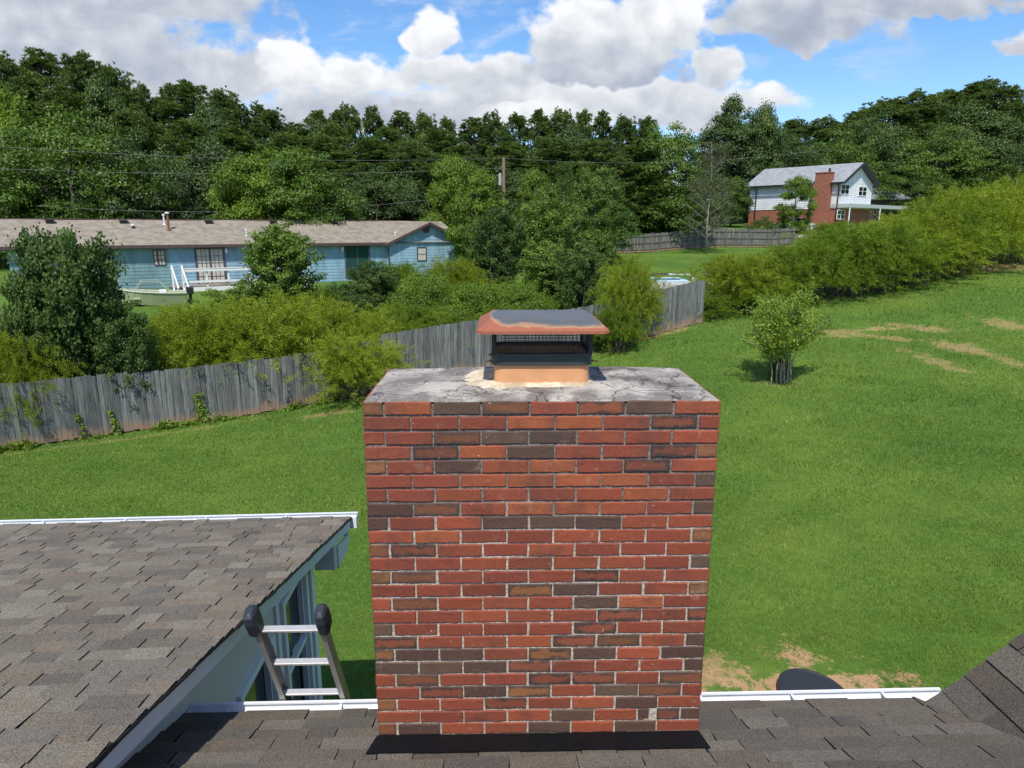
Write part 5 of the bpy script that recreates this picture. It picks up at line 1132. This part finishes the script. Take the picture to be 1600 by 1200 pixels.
mb = MB(); mb.tube([(frame_hit(bh, gt, 666)[0], gt-.05, CZ-.12), (frame_hit(bh, gt, 666)[0], gt+.0, CZ-.12)], .27, 16); mb.build('round_vent', M['browntrim'], bh)
mb = MB(); mb.tube([(sR-.05, gt-.08, ez-.1), (sR-.05, gt-.08, gzb+.3)], .045, 8); mb.build('downspout', M['browntrim'], bh)
def opening(root, y, pxa, pxb, zt, zb, frame_m, pane_m, nx_, nz_, name, fw=.07, s2=None):
    a = frame_hit(root, y, pxa)[0] if s2 is None else pxa; b_ = frame_hit(root, y, pxb)[0] if s2 is None else pxb; mb = MB()
    mb.box(a-fw, a, y-.07, y-.01, zb, zt+fw); mb.box(b_, b_+fw, y-.07, y-.01, zb, zt+fw); mb.box(a, b_, y-.07, y-.01, zt, zt+fw); mb.box(a, b_, y-.07, y-.01, zb-fw*.6, zb)
    for k in range(1, nx_): x = a+(b_-a)*k/nx_; w = .014 if nx_ > 2 and k != nx_//2 else .05; mb.box(x-w, x+w, y-.062, y-.02, zb, zt)
    for k in range(1, nz_): z = zb+(zt-zb)*k/nz_; mb.box(a, b_, y-.058, y-.02, z-.016, z+.016)
    o = mb.build(name, frame_m, root); mb = MB(); mb.box(a, b_, y-.040, y-.022, zb, zt); mb.build('pane', pane_m, o); return o
zd = ez-.28
opening(bh, WT, 305.5, 346, zd, zd-2.03, M['door'], M['pane'], 6, 5, 'double_door', .12)
opening(bh, WT, 540, 574, zd+.02, zd-2.0, M['door'], M['gpane'], 2, 1, 'double_door', .12)
opening(bh, WT, 238.5, 254.5, zd-.05, zd-.85, M['browntrim'], M['pane'], 3, 3, 'window', .05)
opening(bh, gt, 652, 664.5, zd-.10, zd-.95, M['door'], M['pane'], 1, 2, 'window', .06)
for px in (352, 534):
    s_ = frame_hit(bh, WT, px)[0]; mb = MB(); mb.box(s_-.06, s_+.06, WT-.16, WT-.02, zd-.25, zd-.02); mb.tube([(s_, WT-.12, zd-.02), (s_, WT-.12, zd+.08)], [.09, .02], 8); mb.build('wall_lamp', M['gutter'], bh)
# --- white deck with steps along the blue house
dk = thing('wooden_deck', 'white-railed wooden deck with steps in front of the blue house door', 'deck', bh.location, bh.rotation_euler.z)
dA = frame_hit(bh, -1.9, 283)[0]; dB = frame_hit(bh, -1.9, 480)[0]; dz = zd-2.06
mb = MB()
for k in range(17): y = -1.9+k*.137; mb.box(dA, dB, y, y+.128, dz-.04, dz)
mb.build('deck_floor', M['deckwood'], dk)
mb = MB(); mb.box(dA, dB, -1.95, -1.91, dz-.28, dz-.02); mb.build('rim_board', M['whitewood'], dk)
x = dA
while x <= dB+.01: mb = MB(); mb.box(x-.045, x+.045, -1.9, -1.81, gzb+.1, dz+.98); mb.build('railing_post', M['whitewood'], dk); x += (dB-dA)/6
for zz, w in ((dz+.95, .14), (dz+.30, .12)): mb = MB(); mb.box(dA-.05, dB+.05, -1.97, -1.93, zz-w/2, zz+w/2); mb.build('railing_board', M['whitewood'], dk)
mb = MB(); mb.box(dA-.1, dB+.1, -1.99, -1.79, dz+1.03, dz+1.06); mb.build('handrail', M['whitewood'], dk)
sd_ = Vector((.10, -1, -.80)).normalized()
for xx in (dA-.62, dA-.10):
    mb = MB(); mb.bar((xx, -1.9, dz-.1), Vector((xx, -1.9, dz-.1))+sd_*1.9, .05, .25); mb.build('stair_stringer', M['whitewood'], dk)
    mb = MB(); mb.bar((xx, -1.9, dz+1.15), Vector((xx, -1.9, dz+1.15))+sd_*1.8, .06, .13); mb.bar((xx, -1.9, dz-.4), (xx, -1.9, dz+1.28), .09); a = Vector((xx, -1.9, dz+1.1))+sd_*1.7; mb.bar(a-Vector((0, 0, 1.2)), a+Vector((0, 0, .1)), .09); mb.build('stair_rail', M['whitewood'], dk)
for k in range(5): mb = MB(); mb.box(dA-.60, dA-.12, -1.9-.28*(k+1), -1.9-.28*k, dz-.21*(k+1)-.03, dz-.21*(k+1)); mb.build('stair_tread', M['deckwood'], dk)
mb = MB(); mb.box(dA-.66, dA-.05, -1.9, WT, dz-.05, dz-.005); mb.build('landing', M['deckwood'], dk)
# --- boat on the grass
pa = P(178, 455, 34.0); pb = P(292, 470, 35.5); ang = math.atan2(pb.y-pa.y, pb.x-pa.x); bl = (pb-pa).to_2d().length
boat = thing('motor_boat', 'olive green open boat with outboard motor parked by the blue house', 'boat', (pa.x, pa.y, 0), ang)
bt = P(240, 458, 34.8).z; rings = []; inner = []
for k in range(9):
    t = k/8; w = .82*math.sin(min(1, t*1.9+.06)*math.pi/2)**.8; dd = .62*(1-.25*(1-t)**3); sh_ = .28*(1-t)**2; x = t*bl
    rings.append([(x, -w, bt+sh_), (x, -w*.78, bt-dd+sh_*.7), (x, w*.78, bt-dd+sh_*.7), (x, w, bt+sh_)]); w2 = w-.05; inner.append([(x+.03*(k == 0), -w2, bt+sh_+.0), (x, -w2*.8, bt-dd*.75+sh_*.7), (x, w2*.8, bt-dd*.75+sh_*.7), (x, w2, bt+sh_)])
mb = MB(); mb.loft(rings); mb.build('hull', M['boat'], boat)
mb = MB()
for k in range(8):
    for a, b_ in ((0, 1), (1, 2), (2, 3)): mb.add([inner[k][a], inner[k][b_], inner[k+1][b_], inner[k+1][a]], [(0, 1, 2, 3)])
mb.build('inside', M['boatin'], boat)
for s_ in (0, 3): mb = MB(); mb.tube([Vector(r_[s_])+Vector((0, 0, .01)) for r_ in rings], .035, 6); mb.build('gunwale', M['boatin'], boat)
for t in (.3, .55, .8): mb = MB(); mb.box(t*bl-.15, t*bl+.15, -.72, .72, bt-.22, bt-.17); mb.build('seat', M['boatin'], boat)
mb = MB(); mb.box(.62*bl, .72*bl, -.2, .2, bt-.16, bt+.16); mb.build('cool_box', M['white'], boat, bevel=.02)
mb = MB(); mb.box(bl+.02, bl+.36, -.15, .15, bt-.12, bt+.24); mb.box(bl+.12, bl+.26, -.06, .06, bt-.4, bt-.10); mb.box(bl+.0, bl+.3, -.1, .1, bt-.45, bt-.40); mb.build('outboard_motor', M['blacktrim'], boat, bevel=.04)
mb = MB()
for s_ in (-.7, .7): mb.tube([(bl*.25, s_, bt+.05), (bl*.38, s_*.9, bt+.62), (bl*.62, s_*.9, bt+.62), (bl*.78, s_, bt+.05)], .012, 6)
mb.tube([(bl*.38, -.63, bt+.62), (bl*.38, .63, bt+.62)], .012, 6); mb.build('rail_frame', M['boatin'], boat)
mb = MB()
for s_ in (-.5, .5): mb.bar((-.9, s_*.15, bt-.78), (bl*.9, s_, bt-.72), .07)
for s_ in (-.95, .95): mb.tube([(bl*.65, s_-.08, bt-.95), (bl*.65, s_+.08, bt-.95)], .3, 16)
mb.bar((bl*.65, -.9, bt-.95), (bl*.65, .9, bt-.95), .06); mb.build('trailer', M['blacktrim'], boat)
# --- pool, patio, diving board
gp_ = G(P(1040, 440, 41.5).x, 41.5)+.12
mb = MB(); xa, xb = P(975, 441, 41).x, P(1112, 441, 41).x; mb.box(xa, xb, 38.3, 44.6, gp_-.6, gp_-.05)
tag(mb.build('patio', M['pavement']), kind='structure')
pool = thing('swimming_pool', 'small blue swimming pool with white raised edge on the concrete patio behind the fence', 'swimming pool', (P(1040, 440, 41).x, 41, gp_))
px0, px1 = P(985, 440, 41).x, P(1070, 440, 41).x
mb = MB(); mb.box(px0, px1, 40.2, 40.45, gp_-.05, gp_+.06); mb.box(px0, px1, 42.4, 42.65, gp_-.05, gp_+.06); mb.box(px1-.25, px1, 40.45, 42.4, gp_-.05, gp_+.06); mb.box(px0, px0+.25, 40.45, 42.4, gp_-.05, gp_+.06); mb.build('pool_edge', M['pooledge'], pool, world=True, bevel=.02)
mb = MB(); mb.box(px0+.25, px1-.25, 40.45, 42.4, gp_-.04, gp_+.04); mb.build('water', M['water'], pool, world=True)
db = thing('diving_board', 'short pale diving board at the right end of the pool', 'diving board', (px1+.2, 41.3, gp_))
mb = MB(); mb.bar((px1-.9, 41.3, gp_+.34), (px1+.9, 41.3, gp_+.30), .42, .05); mb.build('board', M['white'], db, world=True, bevel=.01); mb = MB(); mb.box(px1+.45, px1+.75, 41.12, 41.48, gp_-.06, gp_+.27); mb.build('stand', M['gutter'], db, world=True)
mb = MB(); xk = P(1020, 430, 44.5).x; mb.box(xa, xb, 44.5, 44.7, gp_-.3, gp_+.18); tag(mb.build('garden_kerb', M['browntrim']), 'low brown kerb wall between the patio and the rear lawn', 'kerb')
tp = P(1104, 424, 44); tb = thing('garden_urn', 'small dark urn standing by the patio corner at the hedge', 'urn', (tp.x, tp.y, G(tp.x, tp.y)))
mb = MB(); mb.tube([(0, 0, 0), (0, 0, .08), (0, 0, .16), (0, 0, .45), (0, 0, .62), (0, 0, .66)], [.17, .16, .08, .22, .26, .22], 14); mb.build('bowl', M['blacktrim'], tb); mb = MB(); mb.tube([(0, 0, -.3), (0, 0, .02)], .2, 14); mb.build('base', M['pavement'], tb)
# --- driveway strip in front of the white house
mb = MB(); vs = []
for py_ in (0, 1):
    for px in range(1035, 1345, 12): Y_ = 71.3 if py_ == 0 else 76; x = P(px, 360, Y_).x; vs.append((x, Y_, G(x, Y_)+.10+(0 if py_ else 0)))
n = len(vs)//2; mb.add(vs, [(k, k+1, n+k+1, n+k) for k in range(n-1)]); tag(mb.build('driveway', M['pavement']), kind='structure')
# --- white two-storey house
ex = P(1312, 288, 74.5); wa = math.radians(-50)
wl = 10.6; dirf = Vector((math.cos(wa), math.sin(wa), 0)); ro = ex.to_2d().to_3d()-dirf*wl
wh = thing('white_house', 'white two-storey house with grey roof, brick lower storey and tall brick chimney on the hill', 'house', (ro.x, ro.y, 0), wa)
zE = CZ+4.62; zR = CZ+6.75; zB = CZ+1.95; zG = CZ-.9; D = 8.2; oh = .5
mb = MB(); lap(mb, 0, wl, oh, zB, zE-.05, .2, .02); mb.box(0, wl, oh+.002, oh+.12, zB, zE-.02); mb.box(0, .12, oh+.12, D-oh, zB, zE-.02); mb.box(0, wl, D-oh-.1, D-oh, zB, zE-.02)
Mg = Matrix.Translation((wl, oh, 0)) @ Matrix.Rotation(math.pi/2, 4, 'Z'); Dg = D-2*oh
g2 = MB(); lap(g2, 0, Dg, 0, zB, zE, .2, .02); z = zE
while z < zR-.3:
    f = (zR-z)/(zR-zE); f2 = max(0, (zR-z-.2)/(zR-zE)); m_ = Dg/2; g2.add([(m_-m_*f, -.02, z), (m_+m_*f, -.02, z), (m_+m_*f2, -.002, z+.2), (m_-m_*f2, -.002, z+.2)], [(0, 1, 2, 3)]); z += .2
mb.add([Mg @ Vector(v) for v in g2.v], g2.f); mb.build('siding', M['white'], wh)
mb = MB(); mb.box(.02, wl-.02, oh+.03, D-oh, zG, zB); mb.build('brick_storey', M['farbrick'], wh)
mb = MB()
for y0, y1 in ((0, D/2), (D, D/2)): mb.add([(-.5, y0, zE), (wl+.55, y0, zE), (wl+.55, y1, zR), (-.5, y1, zR)], [(0, 1, 2, 3)])
wr = mb.build('roof', M['greyroof'], wh); so = wr.modifiers.new('t', 'SOLIDIFY'); so.thickness = .1; so.offset = -1
mb = MB(); mb.box(-.5, wl+.55, -.10, -.01, zE-.20, zE-.02); mb.build('gutter', M['blacktrim'], wh)
for a, b_ in (((wl+.56, 0, zE-.05), (wl+.56, D/2, zR-.05)), ((wl+.56, D, zE-.05), (wl+.56, D/2, zR-.05))): mb = MB(); mb.bar(a, b_, .08, .26); mb.build('rake_board', M['blacktrim'], wh)
mb = MB(); mb.add([(wl+.04, D/2, zR-.35), (wl+.5, D/2, zR-.2), (wl+.5, D, zE-.2), (wl+.04, D, zE-.2), (wl+.04, D/2, zR-.1), (wl+.04, D, zE)], [(0, 1, 2, 3), (0, 3, 5, 4)]); mb.build('soffit', M['blacktrim'], wh)
ca = frame_hit(wh, oh-.3, 1266)[0]; cb = frame_hit(wh, oh-.3, 1290)[0]; mb = MB(); mb.box(ca, cb, -.35, oh+.05, zG, zE-.12); mb.box(ca+.1, cb+.05, -.25, .55, zE-.12, zE+.95); mb.box(ca+.05, cb+.10, -.30, .60, zE+.95, zE+1.05)
wc = mb.build('chimney', M['farbrick'], wh); mb = MB(); mb.tube([((ca+cb)/2+.5, .25, zE+1.05), ((ca+cb)/2+.5, .25, zE+1.45)], .12, 8); mb.build('chimney_pot', M['blacktrim'], wc)
for px in (1176, 1302): s_ = frame_hit(wh, oh-.1, px)[0]; mb = MB(); mb.tube([(s_, -.03, zE-.15), (s_, oh-.1, zE-.5), (s_, oh-.1, zG)], .06, 8); mb.build('downspout', M['blacktrim'], wh)
def gable_win(pa_, pb_, zt, zb, nm='window'):
    # openings on the gable end (plane x = wl)
    a = wa; o = wh.location; c, s = math.cos(-a), math.sin(-a); out = []
    for px in (pa_, pb_):
        d = ray(px, 300); ox, oy = (-o.x)*c-(-o.y)*s, (-o.x)*s+(-o.y)*c; dx, dy = d.x*c-d.y*s, d.x*s+d.y*c; k = (wl-ox)/dx; out.append(oy+dy*k)
    y0, y1 = sorted(out); mb = MB(); w = .07
    mb.box(wl+.02, wl+.08, y0-w, y0, zb-w, zt+w); mb.box(wl+.02, wl+.08, y1, y1+w, zb-w, zt+w); mb.box(wl+.02, wl+.08, y0, y1, zt, zt+w); mb.box(wl+.02, wl+.08, y0, y1, zb-w, zb); m_ = (y0+y1)/2; mb.box(wl+.02, wl+.075, m_-.04, m_+.04, zb, zt)
    mb.box(wl+.02, wl+.07, y0, y1, (zt+zb)/2-.02, (zt+zb)/2+.02)
    f = mb.build(nm, M['gutter'], wh); mb = MB(); mb.box(wl+.022, wl+.045, y0, y1, zb, zt); mb.build('pane', M['glassd'], f)
gable_win(1313.5, 1325.5, CZ+4.35, CZ+3.45); gable_win(1341, 1353, CZ+4.25, CZ+3.40); gable_win(1311, 1322, CZ+1.75, CZ+.9)
s_ = frame_hit(wh, oh, 1252)[0]; opening(wh, oh, s_, s_+.8, CZ+4.2, CZ+3.2, M['gutter'], M['glassd'], 1, 2, 'window', .06, s2=1)
# carport and lower roof at the right end
cpx = thing('porch_roof', 'flat white porch roof on thin posts at the right end of the white house', 'porch', (wh.location.x, wh.location.y, 0), wa)
q0 = P(1326, 326, 74); q1 = P(1420, 321, 84); 
mb = MB(); c0v = Vector((q0.x, q0.y, 0)); c1v = Vector((q1.x, q1.y, 0)); bk = (c1v-c0v).normalized(); nr = Vector((-bk.y, bk.x, 0))*3.2; zt = P(1326, 318, 74).z
mb.add([(c0v+nr*f+Vector((0, 0, z))) if w_ == 0 else (c1v+nr*f+Vector((0, 0, z))) for z in (zt-.38, zt) for w_, f in ((0, 0), (1, 0), (1, 1), (0, 1))], [(3, 2, 1, 0), (4, 5, 6, 7), (0, 1, 5, 4), (1, 2, 6, 5), (2, 3, 7, 6), (3, 0, 4, 7)]); mb.build('roof_slab', M['porch'], cpx, world=True)
for f in (.02, .5, .97): p = c0v.lerp(c1v, f); mb = MB(); mb.bar((p.x, p.y+.05, CZ-1), (p.x, p.y+.05, zt-.38), .1); mb.build('post', M['white'], cpx, world=True)
sh = thing('shed', 'low shed with pale grey pitched roof just right of the white house', 'shed', (P(1385, 300, 92).x, 92, 0), math.radians(-20))
zs0 = P(1360, 311, 92).z; zs1 = P(1368, 289, 95).z; w = zc(92, CZ+3)/FPX
mb = MB(); mb.add([(-26*w, -1, zs0), (34*w, -1, zs0), (4*w, 3.5, zs1), (-26*w, 3.5, zs1), (-26*w, 8, zs0), (34*w, 8, zs0)], [(0, 1, 2, 3), (3, 2, 5, 4), (1, 5, 2)]); o = mb.build('roof', M['greyroof'], sh); so = o.modifiers.new('t', 'SOLIDIFY'); so.thickness = .15
mb = MB(); mb.box(-25*w, 29*w, -.5, 7.5, CZ-.5, zs0-.1); mb.build('wall', M['browntrim'], sh)
# --- white car on the driveway
cp = P(1238, 350, 74.5); car = thing('parked_car', 'white car parked behind the small bushy tree in front of the white house', 'car', (cp.x, cp.y, G(cp.x, cp.y)+.12), math.radians(-8))
def sec(x, pts): return [(x, y, z) for y, z in pts]
mb = MB(); prof = [(-2.2, .45, .62), (-2.05, .30, .82), (-1.2, .28, .95), (.0, .28, .98), (1.3, .28, .95), (2.0, .30, .88), (2.2, .42, .68)]
mb.loft([[(x, -.86, a), (x, -.88, (a+b_)/2), (x, -.80, b_), (x, .80, b_), (x, .88, (a+b_)/2), (x, .86, a)] for x, a, b_ in prof]); mb.loft([[(x, -w_, z0_), (x, -w_*.86, z1_), (x, w_*.86, z1_), (x, w_, z0_)] for x, w_, z0_, z1_ in ((-.62, .66, 1.38, 1.43), (.2, .68, 1.40, 1.46), (.95, .66, 1.38, 1.42))]); mb.build('body', M['carw'], car, bevel=.04)
mb = MB(); mb.loft([[(x, -w_, .93), (x, -w2, z1_), (x, w2, z1_), (x, w_, .93)] for x, w_, w2, z1_ in ((-1.35, .76, .74, .96), (-.60, .78, .65, 1.40), (.95, .78, .65, 1.40), (1.65, .76, .72, .96))]); mb.build('windows', M['glassd'], car)
for x in (-1.35, 1.35):
    for y in (-.80, .80): mb = MB(); mb.tube([(x, y-.1, .32), (x, y+.1, .32)], .32, 18); wq = mb.build('wheel', M['rubber'], car); mb = MB(); mb.tube([(x, y-.11, .32), (x, y+.11, .32)], .19, 12); mb.build('rim', M['alu'], wq)
for y in (-.7, .7): mb = MB(); mb.box(2.10, 2.22, y-.14, y+.14, .66, .84); mb.build('tail_light', M['red'], car, bevel=.02)
for y in (-.65, .65): mb = MB(); mb.box(-2.2, -2.1, y-.16, y+.16, .60, .74); mb.build('headlight', M['gutter'], car, bevel=.02)
# --- utility pole and wires
pt = P(787, 246, 62); ub = G(pt.x, 62); up_ = thing('utility_pole', 'weathered brown wooden utility pole standing among the trees in the centre', 'utility pole', (pt.x, 62, ub))
mb = MB(); mb.tube([(0, 0, -.3), (0, 0, (pt.z-ub)*.5), (0, 0, pt.z-ub)], [.19, .16, .13], 10); mb.build('pole', M['pole'], up_); mb = MB(); mb.tube([(-.32, -.05, pt.z-ub-2.3), (-.32, -.05, pt.z-ub-1.4)], .13, 12); mb.tube([(-.32, -.05, pt.z-ub-1.4), (-.32, -.05, pt.z-ub-1.3)], [.13, .06], 12); mb.bar((-.32, -.05, pt.z-ub-1.8), (0, 0, pt.z-ub-1.8), .06); mb.build('transformer', M['pavement'], up_)
def wire(a, b_, sag, label, r=.011):
    pts = []
    for k in range(25): t = k/24; p = a.lerp(b_, t); pts.append(p-Vector((0, 0, sag*4*t*(1-t))))
    mb = MB(); mb.tube(pts, r, 4); tag(mb.build('power_line', M['wire']), label, 'power line')
M['wire'] = simple('wire', (.16, .16, .16), .5)
wire(P(-220, 212, 47), P(787, 247, 62), .7, 'upper power line crossing the dark trees left of the utility pole'); wire(P(-260, 250, 47), P(787, 262, 62), .7, 'second power line, below the upper one, left of the utility pole'); wire(P(60, 322, 50), P(787, 296, 62), 1.0, 'lowest power line just above the brown roof, sagging towards the utility pole')
wire(P(787, 247, 62), P(1300, 232, 72), .8, 'power line running right from the utility pole among the trees')
